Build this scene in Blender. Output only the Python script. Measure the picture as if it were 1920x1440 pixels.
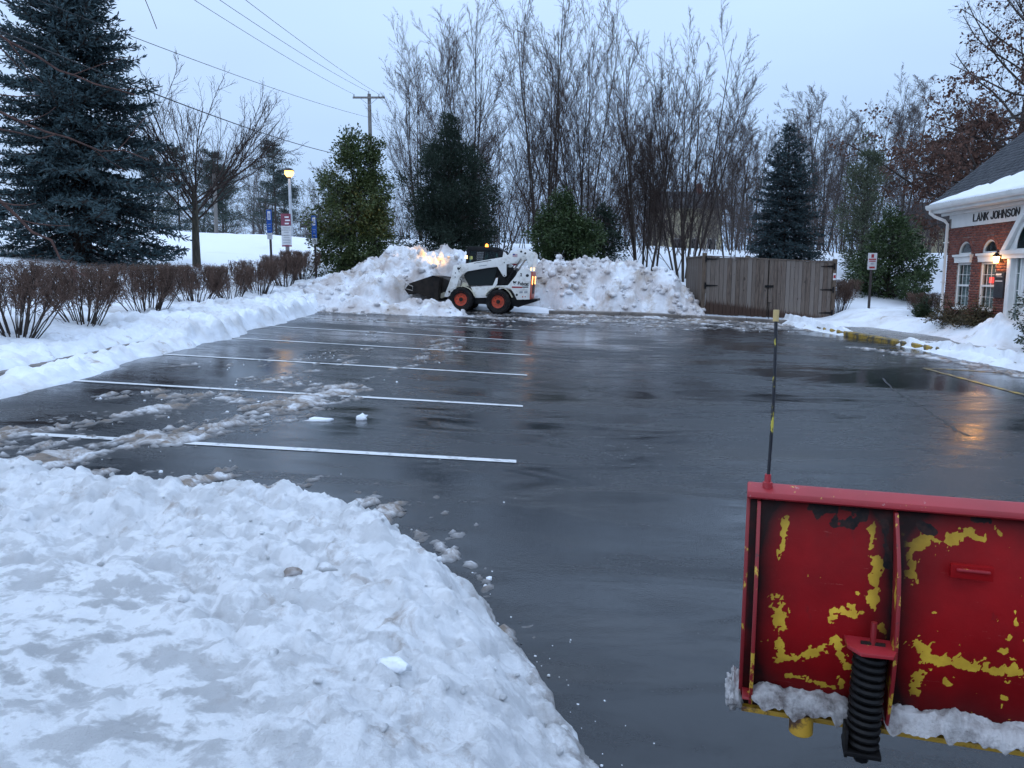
import bpy, bmesh, math, random
import numpy as np
from mathutils import Vector, Matrix

for o in list(bpy.data.objects):
    bpy.data.objects.remove(o, do_unlink=True)
sc = bpy.context.scene
col = sc.collection
R = math.radians

# ------------------------------------------------------------------ camera
cam = bpy.data.cameras.new('camera')
cam.sensor_width = 36.0
cam.lens = 27.02
cam.clip_end = 2000
camo = bpy.data.objects.new('camera', cam)
col.objects.link(camo)
camo.location = (0, 0, 1.846)
camo.rotation_euler = (R(90 - 7.9), 0, 0)
sc.camera = camo

# ------------------------------------------------------------------ overcast dusk sky
SUN_EL, SUN_AZ = R(9), R(-60)
w = bpy.data.worlds.new('World')
sc.world = w
w.use_nodes = True
nt = w.node_tree
nt.nodes.clear()
out = nt.nodes.new('ShaderNodeOutputWorld')
bgn = nt.nodes.new('ShaderNodeBackground')
sky = nt.nodes.new('ShaderNodeTexSky')
sky.sky_type = 'NISHITA'
sky.sun_disc = False
sky.sun_elevation = SUN_EL
sky.sun_rotation = SUN_AZ
sky.dust_density = 3.0
tc = nt.nodes.new('ShaderNodeTexCoord')
sep = nt.nodes.new('ShaderNodeSeparateXYZ')
nt.links.new(tc.outputs['Generated'], sep.inputs[0])
ramp = nt.nodes.new('ShaderNodeValToRGB')          # overcast: brighter towards the zenith
e = ramp.color_ramp.elements
e[0].position = 0.0
e[0].color = (4.1, 6.05, 9.3, 1)
e[1].position = 1.0
e[1].color = (11.2, 14.4, 19.6, 1)
nt.links.new(sep.outputs['Z'], ramp.inputs[0])
nz = nt.nodes.new('ShaderNodeTexNoise')             # soft cloud banks
nz.inputs['Scale'].default_value = 2.2
nz.inputs['Detail'].default_value = 3
mp = nt.nodes.new('ShaderNodeMapping')
mp.inputs['Scale'].default_value = (1, 1, 3)
nt.links.new(tc.outputs['Generated'], mp.inputs[0])
nt.links.new(mp.outputs[0], nz.inputs['Vector'])
mr = nt.nodes.new('ShaderNodeMapRange')
mr.inputs['To Min'].default_value = 0.90
mr.inputs['To Max'].default_value = 1.10
nt.links.new(nz.outputs[0], mr.inputs[0])
mul = nt.nodes.new('ShaderNodeVectorMath')
mul.operation = 'SCALE'
nt.links.new(ramp.outputs[0], mul.inputs[0])
nt.links.new(mr.outputs[0], mul.inputs['Scale'])
mixs = nt.nodes.new('ShaderNodeMix')
mixs.data_type = 'RGBA'
mixs.inputs[0].default_value = 0.06
nt.links.new(mul.outputs[0], mixs.inputs[6])
nt.links.new(sky.outputs[0], mixs.inputs[7])
nt.links.new(mixs.outputs[2], bgn.inputs[0])
bgn.inputs[1].default_value = 0.101
nt.links.new(bgn.outputs[0], out.inputs[0])

sun = bpy.data.lights.new('sun', 'SUN')
sun.energy = 0.35
sun.angle = R(60)
sun.color = (1.0, 0.95, 0.9)
suno = bpy.data.objects.new('sun', sun)
col.objects.link(suno)
suno.rotation_euler = (R(48), 0, R(-30))

sc.view_settings.view_transform = 'Standard'
sc.view_settings.look = 'None'
sc.view_settings.exposure = 0.0
sc.view_settings.gamma = 1.0
sc.view_settings.use_curve_mapping = False
sc.render.engine = 'CYCLES'
sc.cycles.use_denoising = True
sc.cycles.max_bounces = 5
sc.cycles.diffuse_bounces = 2
sc.cycles.glossy_bounces = 2
sc.cycles.sample_clamp_indirect = 4.0
sc.cycles.use_adaptive_sampling = True
sc.cycles.adaptive_threshold = 0.03
sc.cycles.debug_use_spatial_splits = True

# ------------------------------------------------------------------ noise in numpy
_rp = np.random.RandomState(7)
_perm = np.tile(_rp.permutation(1024), 3)
_ga = _rp.rand(1024) * 2 * np.pi
_gx, _gy = np.cos(_ga), np.sin(_ga)
_rv = _rp.rand(1024)


def _h(ix, iy, s=0):
    return _perm[(_perm[(ix + 37 * s) & 1023] + iy) & 1023]


def perlin(x, y, s=0):
    x = np.asarray(x, float); y = np.asarray(y, float)
    ix = np.floor(x).astype(int); iy = np.floor(y).astype(int)
    fx = x - ix; fy = y - iy
    u = fx * fx * fx * (fx * (fx * 6 - 15) + 10); v = fy * fy * fy * (fy * (fy * 6 - 15) + 10)

    def g(a, b):
        k = _h(ix + a, iy + b, s)
        return _gx[k] * (fx - a) + _gy[k] * (fy - b)
    a = g(0, 0); b = g(1, 0); c = g(0, 1); d = g(1, 1)
    return (a + u * (b - a)) * (1 - v) + (c + u * (d - c)) * v


def fbm(x, y, o=4, s=0, gain=.5):
    t = 0; a = 1.0
    for i in range(o):
        t = t + a * perlin(x * 2 ** i, y * 2 ** i, s + i * 3)
        a *= gain
    return t * 1.5


def worley(x, y, s=0):
    """F1 distance and a random number of the nearest cell."""
    x = np.asarray(x, float); y = np.asarray(y, float)
    ix = np.floor(x).astype(int); iy = np.floor(y).astype(int)
    best = np.full(x.shape, 9.0); rid = np.zeros(x.shape)
    for a in (-1, 0, 1):
        for b in (-1, 0, 1):
            k = _h(ix + a, iy + b, s)
            dx = ix + a + _rv[k] - x; dy = iy + b + _rv[(k * 7 + 3) & 1023] - y
            d = np.sqrt(dx * dx + dy * dy)
            m = d < best
            best = np.where(m, d, best); rid = np.where(m, _rv[(k * 13 + 5) & 1023], rid)
    return best, rid


def lumps(x, y, size, s=0):
    """rounded lumps, 0..1"""
    d, r = worley(x / size, y / size, s)
    return np.sqrt(np.clip(1 - (d / .75) ** 2, 0, 1)) * (.25 + .75 * r)


def sstep(a, b, x):
    t = np.clip((np.asarray(x, float) - a) / (b - a), 0, 1)
    return t * t * (3 - 2 * t)


# ------------------------------------------------------------------ lie of the land
def lot(X, Y):
    """the tarmac: falls to the right, rises gently away, ramps up at the far end"""
    X = np.asarray(X, float); Y = np.asarray(Y, float)
    t = np.where(X < 1, -.058 * np.maximum(X, -30), -.058 - .02 * (np.minimum(X, 10) - 1))
    r = .2 * sstep(21, 25.5, Y) * (1 - np.clip((X - 4) / 6, 0, 1))
    return .021 * np.clip(Y, -20, 45) + t + r


def right_kerb(Y):
    return np.interp(Y, [-30, 12, 15, 17, 21, 23.5], [9.9, 9.9, 9.9, 9.8, 9.35, 9.0])


def terrain(X, Y):
    X = np.asarray(X, float); Y = np.asarray(Y, float)
    dA = np.maximum(-6.2 - X, Y - 25.3)
    dR = np.minimum(X - right_kerb(Y), 60)
    A = np.interp(dA, [-.12, 0, .6, 1.5, 3, 7, 12, 25, 34, 60, 400], [-.4, .05, .22, .36, .60, 1.38, 2.15, 2.85, 2.65, 1.0, -6])
    B = np.interp(dR, [-.12, 0, 1.7, 2.1, 4, 12, 60], [-.4, -.02, .02, .34, .4, .6, 1.5])
    A = A - .42 * sstep(-6.5, -10, X) * sstep(4, 11, dA)
    n = .10 * fbm(X * .35, Y * .35, 3, 11) * sstep(.3, 3, np.maximum(dA, dR - 2)) + .35 * fbm(X * .06, Y * .06, 2, 5) * sstep(12, 30, dA)
    return lot(X, Y) + np.maximum(A, B) + n


def tz(x, y):
    return float(terrain(np.array([x]), np.array([y]))[0])


def lz(x, y):
    return float(lot(np.array([x]), np.array([y]))[0])


# ------------------------------------------------------------------ material helpers
MATS = {}


class N:
    """small wrapper for building node trees"""

    def __init__(s, name):
        s.m = bpy.data.materials.new(name)
        s.m.use_nodes = True
        s.t = s.m.node_tree
        s.b = s.t.nodes['Principled BSDF']
        s.tc = s.t.nodes.new('ShaderNodeTexCoord')

    def new(s, t, **k):
        n = s.t.nodes.new(t)
        for a, b in k.items():
            setattr(n, a, b)
        return n

    def link(s, a, b):
        s.t.links.new(a, b)

    def noise(s, scale, detail=4, rough=.55, stretch=None, dist=0, rot=None, coord='Object'):
        n = s.new('ShaderNodeTexNoise')
        n.inputs['Scale'].default_value = scale
        n.inputs['Detail'].default_value = detail
        n.inputs['Roughness'].default_value = rough
        n.inputs['Distortion'].default_value = dist
        if stretch or rot:
            m = s.new('ShaderNodeMapping')
            m.inputs['Scale'].default_value = stretch or (1, 1, 1)
            m.inputs['Rotation'].default_value = rot or (0, 0, 0)
            s.link(s.tc.outputs[coord], m.inputs[0])
            s.link(m.outputs[0], n.inputs['Vector'])
        else:
            s.link(s.tc.outputs[coord], n.inputs['Vector'])
        return n.outputs[0]

    def ramp(s, v, a, b, lo=0.0, hi=1.0):
        n = s.new('ShaderNodeMapRange')
        n.inputs['From Min'].default_value = a
        n.inputs['From Max'].default_value = b
        n.inputs['To Min'].default_value = lo
        n.inputs['To Max'].default_value = hi
        s.link(v, n.inputs[0])
        return n.outputs[0]

    def mix(s, f, a, b):
        n = s.new('ShaderNodeMix', data_type='RGBA')
        if isinstance(f, float):
            n.inputs[0].default_value = f
        else:
            s.link(f, n.inputs[0])
        for i, c in ((6, a), (7, b)):
            if isinstance(c, tuple):
                n.inputs[i].default_value = c + (1,)
            else:
                s.link(c, n.inputs[i])
        return n.outputs[2]

    def math(s, op, a, b):
        n = s.new('ShaderNodeMath', operation=op)
        for i, c in enumerate((a, b)):
            if isinstance(c, (int, float)):
                n.inputs[i].default_value = c
            else:
                s.link(c, n.inputs[i])
        return n.outputs[0]

    def attr(s, name):
        n = s.new('ShaderNodeAttribute')
        n.attribute_name = name
        return n.outputs['Fac']

    def island(s):
        return s.new('ShaderNodeNewGeometry').outputs['Random Per Island']

    def color(s, c):
        if isinstance(c, tuple):
            s.b.inputs['Base Color'].default_value = c + (1,)
        else:
            s.link(c, s.b.inputs['Base Color'])

    def rough(s, r):
        if isinstance(r, (int, float)):
            s.b.inputs['Roughness'].default_value = r
        else:
            s.link(r, s.b.inputs['Roughness'])

    def bump(s, h, strength=.3, dist=.01, prev=None):
        n = s.new('ShaderNodeBump')
        n.inputs['Strength'].default_value = strength
        n.inputs['Distance'].default_value = dist
        s.link(h, n.inputs['Height'])
        if prev is not None:
            s.link(prev, n.inputs['Normal'])
        s.link(n.outputs[0], s.b.inputs['Normal'])
        return n.outputs[0]


def simple(name, c1, c2=None, scale=6, rough=.6, bump=0., bscale=None, metal=0., stretch=None, spec=.5, island=False):
    n = N(name)
    c2 = c2 or tuple(x * .8 for x in c1)
    f = n.ramp(n.noise(scale, 4, stretch=stretch), .35, .65)
    if island:
        f = n.math('ADD', n.math('MULTIPLY', f, .4), n.math('MULTIPLY', n.island(), .6))
    n.color(n.mix(f, c1, c2))
    n.rough(n.ramp(n.noise(scale * 1.7, 3), .3, .7, max(.03, rough - .1), min(1, rough + .1)))
    n.b.inputs['Metallic'].default_value = metal
    n.b.inputs['Specular IOR Level'].default_value = spec
    if bump:
        n.bump(n.noise(bscale or scale * 5, 4, stretch=stretch), bump, .01)
    MATS[name] = n.m
    return n.m


def emit(name, c, strength):
    n = N(name)
    n.color(tuple(min(1, x) for x in c))
    n.b.inputs['Emission Color'].default_value = c + (1,)
    n.b.inputs['Emission Strength'].default_value = strength
    MATS[name] = n.m
    return n.m


# --- snow of several kinds
def snow_mat(name, clean=(.84, .87, .92), dirty=(.60, .585, .57), brown=(.36, .28, .21), dlo=.55, dhi=.72, blo=.70, bhi=.82, dscale=3.0, bump=.5, fine=28, stretch=None):
    n = N(name)
    d = n.ramp(n.noise(dscale, 5, .6, stretch=stretch, dist=.4), dlo, dhi)
    c = n.mix(d, clean, dirty)
    br = n.ramp(n.noise(dscale * 1.7, 6, .7, stretch=(1, 1, 1), dist=.3), blo, bhi)
    c = n.mix(br, c, brown)
    sp = n.ramp(n.noise(90, 2), .76, .82)
    c = n.mix(n.math('MULTIPLY', sp, .5), c, (.25, .2, .17))
    n.color(c)
    n.rough(.62)
    n.b.inputs['Specular IOR Level'].default_value = .35
    b1 = n.bump(n.noise(fine, 6, .65), bump, .03)
    n.bump(n.noise(fine * 4.5, 3, .6), bump * .7, .008, b1)
    MATS[name] = n.m
    return n.m


snow_mat('snow_fresh', dlo=.62, dhi=.9, blo=.9, bhi=1.0, dscale=.5, bump=.12, fine=6)
snow_mat('snow_pile', dirty=(.48, .43, .41), dlo=.35, dhi=.62, blo=.52, bhi=.72, dscale=1.0, bump=.9, fine=7)
snow_mat('snow_verge', dlo=.46, dhi=.74, blo=.60, bhi=.74, dscale=1.3, bump=.6, fine=12)
snow_mat('snow_chunk', dlo=.5, dhi=.75, blo=.68, bhi=.8, dscale=2.5, bump=.5, fine=16)

n = N('snow_bank')         # half-melted bank at our feet: white crust with soaked grey hollows
wet = n.ramp(n.noise(6.6, 5, .60, stretch=(.85, 1.25, 1), dist=.25, rot=(0, 0, .5)), .47, .555)
big = n.ramp(n.noise(.9, 2, .5), .34, .56)
crust = n.attr('lumpy')
f = n.math('MULTIPLY', wet, n.ramp(big, 0, 1, .42, 1.0))
f = n.math('MULTIPLY', f, n.ramp(crust, 0, 1, .95, .50))
f = n.math('MAXIMUM', f, n.math('MULTIPLY', n.ramp(n.noise(17, 3, .5), .58, .64), n.ramp(crust, 0, 1, .55, .25)))
c = n.mix(f, (.87, .885, .91), (.48, .485, .495))
br = n.math('MULTIPLY', n.ramp(n.noise(5.5, 6, .7, dist=.5), .57, .72), n.ramp(crust, 0, 1, .15, .80))
c = n.mix(br, c, (.36, .30, .26))
rim = n.attr('rim')
c = n.mix(n.math('MULTIPLY', rim, n.ramp(n.noise(9, 5, .7), .38, .6)), c, (.33, .31, .30))
sp = n.ramp(n.noise(120, 2), .77, .82)
c = n.mix(n.math('MULTIPLY', sp, .6), c, (.16, .13, .12))
n.color(c)
n.rough(n.ramp(f, 0, 1, .6, .35))
n.b.inputs['Specular IOR Level'].default_value = .4
b1 = n.bump(n.noise(28, 7, .75), .7, .02)
n.bump(n.noise(150, 5, .7), 1.0, .007, b1)
MATS['snow_bank'] = n.m

n = N('slush')
f = n.ramp(n.noise(3.2, 6, .75, dist=.8), .38, .56)
h = n.attr('thick')
c = n.mix(f, (.66, .67, .70), (.20, .155, .12))
c = n.mix(n.ramp(h, .0, .30, .88, .0), c, (.10, .098, .10))
n.color(c)
n.rough(.45)
n.bump(n.noise(30, 5, .7), .6, .02)
MATS['slush'] = n.m

# --- wet tarmac
n = N('wet_asphalt')
agg = n.noise(160, 3, .7)
agg2 = n.noise(45, 4, .7)
base = n.mix(n.ramp(agg, .35, .7), (.005, .0065, .009), (.018, .021, .026))
base = n.mix(n.math('MULTIPLY', n.ramp(n.noise(.55, 5, .65, stretch=(.5, 1.4, 1), dist=.6), .50, .72), .55), base, (.045, .040, .034))
film = n.noise(.22, 4, .55, stretch=(.8, 1.1, 1), dist=.7)          # how much water stands
film2 = n.noise(1.3, 6, .70, stretch=(.45, 1.5, 1), dist=1.0)
wetness = n.math('ADD', n.math('MULTIPLY', film, .55), n.math('MULTIPLY', film2, .45))
pud = n.ramp(wetness, .44, .555)
n.color(base)
n.rough(n.math('ADD', n.ramp(pud, 0, 1, .34, .070), n.ramp(agg2, .3, .7, -.04, .05)))
n.b.inputs['IOR'].default_value = 1.42
n.b.inputs['Specular IOR Level'].default_value = .62
bs = n.new('ShaderNodeBump')
bs.inputs['Distance'].default_value = .004
n.link(n.ramp(pud, 0, 1, .9, .13), bs.inputs['Strength'])
n.link(n.noise(70, 4, .7), bs.inputs['Height'])
b2 = n.new('ShaderNodeBump')
b2.inputs['Strength'].default_value = .085
b2.inputs['Distance'].default_value = .010
n.link(n.noise(15, 5, .6, stretch=(.8, 1.2, 1), dist=2.5), b2.inputs['Height'])
n.link(bs.outputs[0], b2.inputs['Normal'])
n.link(b2.outputs[0], n.b.inputs['Normal'])
MATS['wet_asphalt'] = n.m

n = N('line_paint')
f = n.ramp(n.noise(4, 7, .8), .33, .47)
n.color(n.mix(f, (.07, .07, .07), (.70, .71, .72)))
n.rough(.35)
n.bump(n.noise(60, 3), .3, .004)
MATS['line_paint'] = n.m
n = N('yellow_paint')
f = n.ramp(n.noise(5, 6, .7), .42, .58)
n.color(n.mix(f, (.07, .065, .055), (.42, .27, .04)))
n.rough(.4)
MATS['yellow_paint'] = n.m
simple('crack', (.006, .006, .006), (.012, .011, .01), 20, .5)
simple('concrete', (.26, .25, .24), (.17, .165, .16), 1.6, .30, .3, 60)
simple('kerb_concrete', (.22, .19, .165), (.11, .095, .085), 3.0, .5, .4, 50)


# ------------------------------------------------------------------ mesh helpers
def mesh_np(name, V, F, mat=None, parent=None, smooth=False, attrs=None):
    """V (n,3), F (m,3|4) arrays (or list of such F) -> linked object"""
    me = bpy.data.meshes.new(name)
    V = np.asarray(V, np.float32)
    Fs = F if isinstance(F, list) else [F]
    Fs = [np.asarray(f, np.int32) for f in Fs if len(f)]
    nl = sum(f.size for f in Fs); nf = sum(len(f) for f in Fs)
    me.vertices.add(len(V)); me.vertices.foreach_set('co', V.ravel())
    me.loops.add(nl); me.loops.foreach_set('vertex_index', np.concatenate([f.ravel() for f in Fs]))
    tot = np.concatenate([np.full(len(f), f.shape[1], np.int32) for f in Fs])
    st = np.concatenate([[0], np.cumsum(tot)[:-1]]).astype(np.int32)
    me.polygons.add(nf); me.polygons.foreach_set('loop_start', st); me.polygons.foreach_set('loop_total', tot)
    if smooth:
        me.polygons.foreach_set('use_smooth', np.ones(nf, bool))
    for k, a in (attrs or {}).items():
        at = me.attributes.new(k, 'FLOAT', 'POINT')
        at.data.foreach_set('value', np.asarray(a, np.float32))
    me.update(calc_edges=True)
    return link(name, me, mat, parent)


def link(name, me, mat=None, parent=None):
    o = bpy.data.objects.new(name, me)
    col.objects.link(o)
    if mat:
        if len(me.materials) == 0:
            me.materials.append(MATS[mat])
    if parent is not None:
        o.parent = parent
    return o


class MB:
    """collects simple shapes for ONE mesh object"""

    def __init__(s):
        s.v = []; s.f = []

    def add(s, v, f):
        k = len(s.v)
        s.v += [tuple(map(float, p)) for p in v]
        s.f += [tuple(i + k for i in q) for q in f]
        return s

    def box(s, x0, x1, y0, y1, z0, z1):
        return s.add([(x0, y0, z0), (x1, y0, z0), (x1, y1, z0), (x0, y1, z0), (x0, y0, z1), (x1, y0, z1), (x1, y1, z1), (x0, y1, z1)],
                     [(0, 3, 2, 1), (4, 5, 6, 7), (0, 1, 5, 4), (1, 2, 6, 5), (2, 3, 7, 6), (3, 0, 4, 7)])

    def prism(s, poly, a0, a1, axis='y'):
        """polygon in the other two axes, extruded along axis"""
        n = len(poly)

        def P(p, a):
            return {'y': (p[0], a, p[1]), 'x': (a, p[0], p[1]), 'z': (p[0], p[1], a)}[axis]
        v = [P(p, a0) for p in poly] + [P(p, a1) for p in poly]
        f = [tuple(range(n))[::-1], tuple(range(n, 2 * n))] + [(i, (i + 1) % n, n + (i + 1) % n, n + i) for i in range(n)]
        return s.add(v, f)

    def tube(s, pts, rad, k=8, caps=True):
        pts = [Vector(p) for p in pts]
        if not isinstance(rad, (list, tuple)):
            rad = [rad] * len(pts)
        base = len(s.v)
        up = None
        for i, p in enumerate(pts):
            t = (pts[min(i + 1, len(pts) - 1)] - pts[max(i - 1, 0)]).normalized()
            if up is None:
                up = t.orthogonal().normalized()
            a = (up - t * up.dot(t)).normalized()
            up = a
            b = t.cross(a)
            for j in range(k):
                an = 2 * math.pi * j / k
                q = p + (a * math.cos(an) + b * math.sin(an)) * rad[i]
                s.v.append(tuple(q))
        for i in range(len(pts) - 1):
            for j in range(k):
                s.f.append((base + i * k + j, base + i * k + (j + 1) % k, base + (i + 1) * k + (j + 1) % k, base + (i + 1) * k + j))
        if caps:
            s.f.append(tuple(base + j for j in range(k))[::-1])
            s.f.append(tuple(base + (len(pts) - 1) * k + j for j in range(k)))
        return s

    def lathe(s, prof, c=(0, 0, 0), axis='y', k=24):
        """profile [(r, a)] turned round an axis through c"""
        base = len(s.v)
        for (r, a) in prof:
            for j in range(k):
                an = 2 * math.pi * j / k
                x, y = r * math.cos(an), r * math.sin(an)
                q = {'y': (x, a, y), 'z': (x, y, a), 'x': (a, x, y)}[axis]
                s.v.append((q[0] + c[0], q[1] + c[1], q[2] + c[2]))
        for i in range(len(prof) - 1):
            for j in range(k):
                s.f.append((base + i * k + j, base + i * k + (j + 1) % k, base + (i + 1) * k + (j + 1) % k, base + (i + 1) * k + j))
        return s

    def build(s, name, mat, parent=None, bevel=0., smooth=False, seg=2):
        me = bpy.data.meshes.new(name)
        me.from_pydata(s.v, [], s.f)
        bm = bmesh.new()
        bm.from_mesh(me)
        bmesh.ops.recalc_face_normals(bm, faces=bm.faces[:])
        if bevel:
            es = [e for e in bm.edges if len(e.link_faces) == 2 and e.calc_face_angle(0) > R(25)]
            bmesh.ops.bevel(bm, geom=es, offset=bevel, segments=seg, profile=.6, affect='EDGES', clamp_overlap=True)
        bm.to_mesh(me)
        bm.free()
        if smooth or bevel:
            for p in me.polygons:
                p.use_smooth = True
            try:
                me.set_sharp_from_angle(angle=R(35))
            except Exception:
                pass
        return link(name, me, mat, parent)


def box(name, mat, parent, *a, bevel=0.):
    return MB().box(*a).build(name, mat, parent, bevel)


def thing(name, label, cat, loc=(0, 0, 0), rotz=0., group=None, kind=None):
    o = bpy.data.objects.new(name, None)
    o.empty_display_size = .2
    col.objects.link(o)
    o.location = loc
    o.rotation_euler = (0, 0, rotz)
    return tag(o, label, cat, group, kind)


def tag(o, label=None, cat=None, group=None, kind=None):
    for k, v in (('label', label), ('category', cat), ('group', group), ('kind', kind)):
        if v:
            o[k] = v
    return o


def copy_tree(o, parent=None):
    c = o.copy()
    col.objects.link(c)
    c.parent = parent
    for ch in list(o.children):
        copy_tree(ch, c)
    return c


def text_mesh(body, size, extrude=.004, weight=0., xs=1.0, spacing=1.0):
    cu = bpy.data.curves.new('lettering', 'FONT')
    cu.body = body
    cu.size = size
    cu.extrude = extrude
    cu.offset = weight
    cu.space_character = spacing
    o = bpy.data.objects.new('lettering', cu)
    col.objects.link(o)
    dg = bpy.context.evaluated_depsgraph_get()
    me = bpy.data.meshes.new_from_object(o.evaluated_get(dg))
    bpy.data.objects.remove(o)
    me.transform(Matrix.Diagonal((xs, 1, 1, 1)))
    return me


def hf(name, xs, ys, zfun, mat, keep=None, smooth=True, attrs=None, parent=None):
    """height-field mesh; zfun(X,Y)->Z, keep(X,Y,Z)->bool per vertex"""
    X, Y = np.meshgrid(xs, ys, indexing='ij')
    Z = zfun(X, Y)
    nx, ny = X.shape
    idx = np.arange(nx * ny).reshape(nx, ny)
    F = np.stack([idx[:-1, :-1], idx[1:, :-1], idx[1:, 1:], idx[:-1, 1:]], -1).reshape(-1, 4)
    V = np.stack([X, Y, Z], -1).reshape(-1, 3)
    A = {k: a(X, Y, Z).ravel() for k, a in (attrs or {}).items()}
    if keep is not None:
        k = keep(X, Y, Z).ravel()
        F = F[k[F].any(1)]
        used = np.zeros(len(V), bool); used[F.ravel()] = True
        re = np.cumsum(used) - 1
        V = V[used]; F = re[F]; A = {q: a[used] for q, a in A.items()}
    return mesh_np(name, V, F, mat, parent, smooth, A)


# ================================================================== SETTING
def graded(segs):
    out = [segs[0][0]]
    for a, b, st in segs:
        nst = max(1, int(round((b - a) / st)))
        out += list(np.linspace(a, b, nst + 1)[1:])
    return np.array(out)


gx = graded([(-320, -120, 20), (-120, -40, 4), (-40, -12, .8), (-12, -5.6, .25), (-5.6, 8.6, 1.0), (8.6, 13, .25), (13, 40, 1), (40, 120, 4), (120, 320, 20)])
gy = graded([(-100, -40, 10), (-40, 4, 2), (4, 24.4, .5), (24.4, 30, .25), (30, 62, .8), (62, 130, 4), (130, 420, 20)])


def terr_z(X, Y):
    z = terrain(X, Y)
    verge = (X > -9.6) & (X < -5.4) & (Y > 5.5) & (Y < 27)
    rverge = (X > 9.2) & (X < 13.9) & (Y > 9.6) & (Y < 25.4)
    return np.where(verge | rverge, z - .12, z)


g = hf('snow_covered_ground', gx, gy, terr_z, 'snow_fresh')
tag(g, kind='structure')

ax = graded([(-6.35, 10.3, .28)])
ay = graded([(-22, 26.0, .4)])
LOT = hf('parking_lot', ax, ay, lot, 'wet_asphalt', keep=lambda X, Y, Z: (X < right_kerb(Y) + .25))
tag(LOT, kind='structure')


def strip(name, p, q, width, mat, lift=.005, step=.25, parent=None):
    p = np.array(p, float); q = np.array(q, float)
    L = np.linalg.norm(q - p)
    k = max(2, int(L / step))
    t = np.linspace(0, 1, k)[:, None]
    c = p + (q - p) * t
    nrm = np.array([-(q - p)[1], (q - p)[0]]) / L * width / 2
    a = c + nrm; b = c - nrm
    V = np.concatenate([np.c_[a, lot(a[:, 0], a[:, 1]) + lift], np.c_[b, lot(b[:, 0], b[:, 1]) + lift]])
    i = np.arange(k - 1)
    F = np.stack([i + k, i + 1 + k, i + 1, i], -1)
    return mesh_np(name, V, F, mat, parent)


for i, (y, xr) in enumerate([(6.99, .04), (9.78, .14), (12.55, .25), (15.32, .37), (18.08, .31), (20.9, .2), (23.5, .1)]):
    strip('white_line', (-5.75, y), (xr, y), .105, 'line_paint', parent=LOT)
strip('yellow_line', (7.93, 14.74), (9.45, 14.15), .10, 'yellow_paint', parent=LOT)
strip('yellow_line', (7.93, 14.70), (7.84, 8.0), .10, 'yellow_paint', parent=LOT)
rng = np.random.RandomState(3)
# long pavement seam, a wandering narrow groove
pts = [np.array([6.4, 13.2]), np.array([5.9, 11.6]), np.array([5.6, 10.2]), np.array([5.35, 9.2]), np.array([5.2, 8.6])]
seam = []
for a, b in zip(pts[:-1], pts[1:]):
    for t in np.linspace(0, 1, 8)[:-1]:
        seam.append(a + (b - a) * t + rng.randn(2) * .018)
V = []; F = []
for i, q in enumerate(seam):
    wd = .012 + .012 * rng.rand()
    V += [(q[0] - wd, q[1], lz(*q) + .004), (q[0] + wd, q[1], lz(*q) + .004)]
    if i:
        F.append((2 * i - 2, 2 * i - 1, 2 * i + 1, 2 * i))
mesh_np('pavement_seam', V, np.array(F), 'crack', LOT)


def kerb(name, path, wdt, h, mat, label=None):
    """kerb stone run along a path of (x,y); rounded top edge"""
    mb = MB()
    prof = [(0, -.1), (0, h - .03), (.03, h), (wdt, h), (wdt, -.1)]
    P = [np.array(p) for p in path]
    ring = []
    for i, p in enumerate(P):
        t = P[min(i + 1, len(P) - 1)] - P[max(i - 1, 0)]
        t = t / np.linalg.norm(t)
        nn = np.array([-t[1], t[0]])
        ring.append([(p[0] + nn[0] * a, p[1] + nn[1] * a, lz(*p) + b) for a, b in prof])
    k = len(prof)
    v = [q for r in ring for q in r]
    f = [(i * k + j, i * k + j + 1, (i + 1) * k + j + 1, (i + 1) * k + j) for i in range(len(P) - 1) for j in range(k - 1)]
    f += [tuple(range(k)), tuple((len(P) - 1) * k + j for j in range(k))[::-1]]
    o = mb.add(v, f).build(name, mat, None, 0)
    tag(o, kind='structure')
    return o


kerb('kerb_left', [(-6.2, y) for y in np.arange(27, -3, -1.0)][::-1], .15, .14, 'kerb_concrete')
for x0, x1 in ((1.2, 3.5), (3.52, 5.8), (5.82, 7.6), (7.62, 9.05)):
    kerb('kerb_back', [(x, 25.0 - .0 * x) for x in np.linspace(x0, x1, 6)], .16, .13, 'kerb_concrete')
ky = [23.6, 22.6, 21.6, 21, 20, 19, 18, 17.2]
kerb('yellow_kerb', [(float(right_kerb(y)), y) for y in ky], .15, .13, 'yellow_paint')
kerb('kerb_right', [(float(right_kerb(y)), y) for y in np.arange(17.18, -8, -1.2)], .15, .13, 'kerb_concrete')

# pavement slabs in front of the building, laid as separate concrete panels
SW = thing('sidewalk', None, None, kind='structure')
for y0 in np.arange(3.5, 23, 1.5):
    mb = MB()
    y1 = y0 + 1.485
    x0, x1 = float(right_kerb(y0)) + .16, float(right_kerb(y1)) + .16
    v = []
    for z in (-.1, .125):
        for (x, y) in ((x0, y0), (x0 + 1.75, y0), (x1 + 1.75, y1), (x1, y1)):
            v.append((x, y, lz(x, y) + z))
    mb.add(v, [(0, 3, 2, 1), (4, 5, 6, 7), (0, 1, 5, 4), (1, 2, 6, 5), (2, 3, 7, 6), (3, 0, 4, 7)])
    mb.build('slab', 'concrete', SW)

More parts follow.
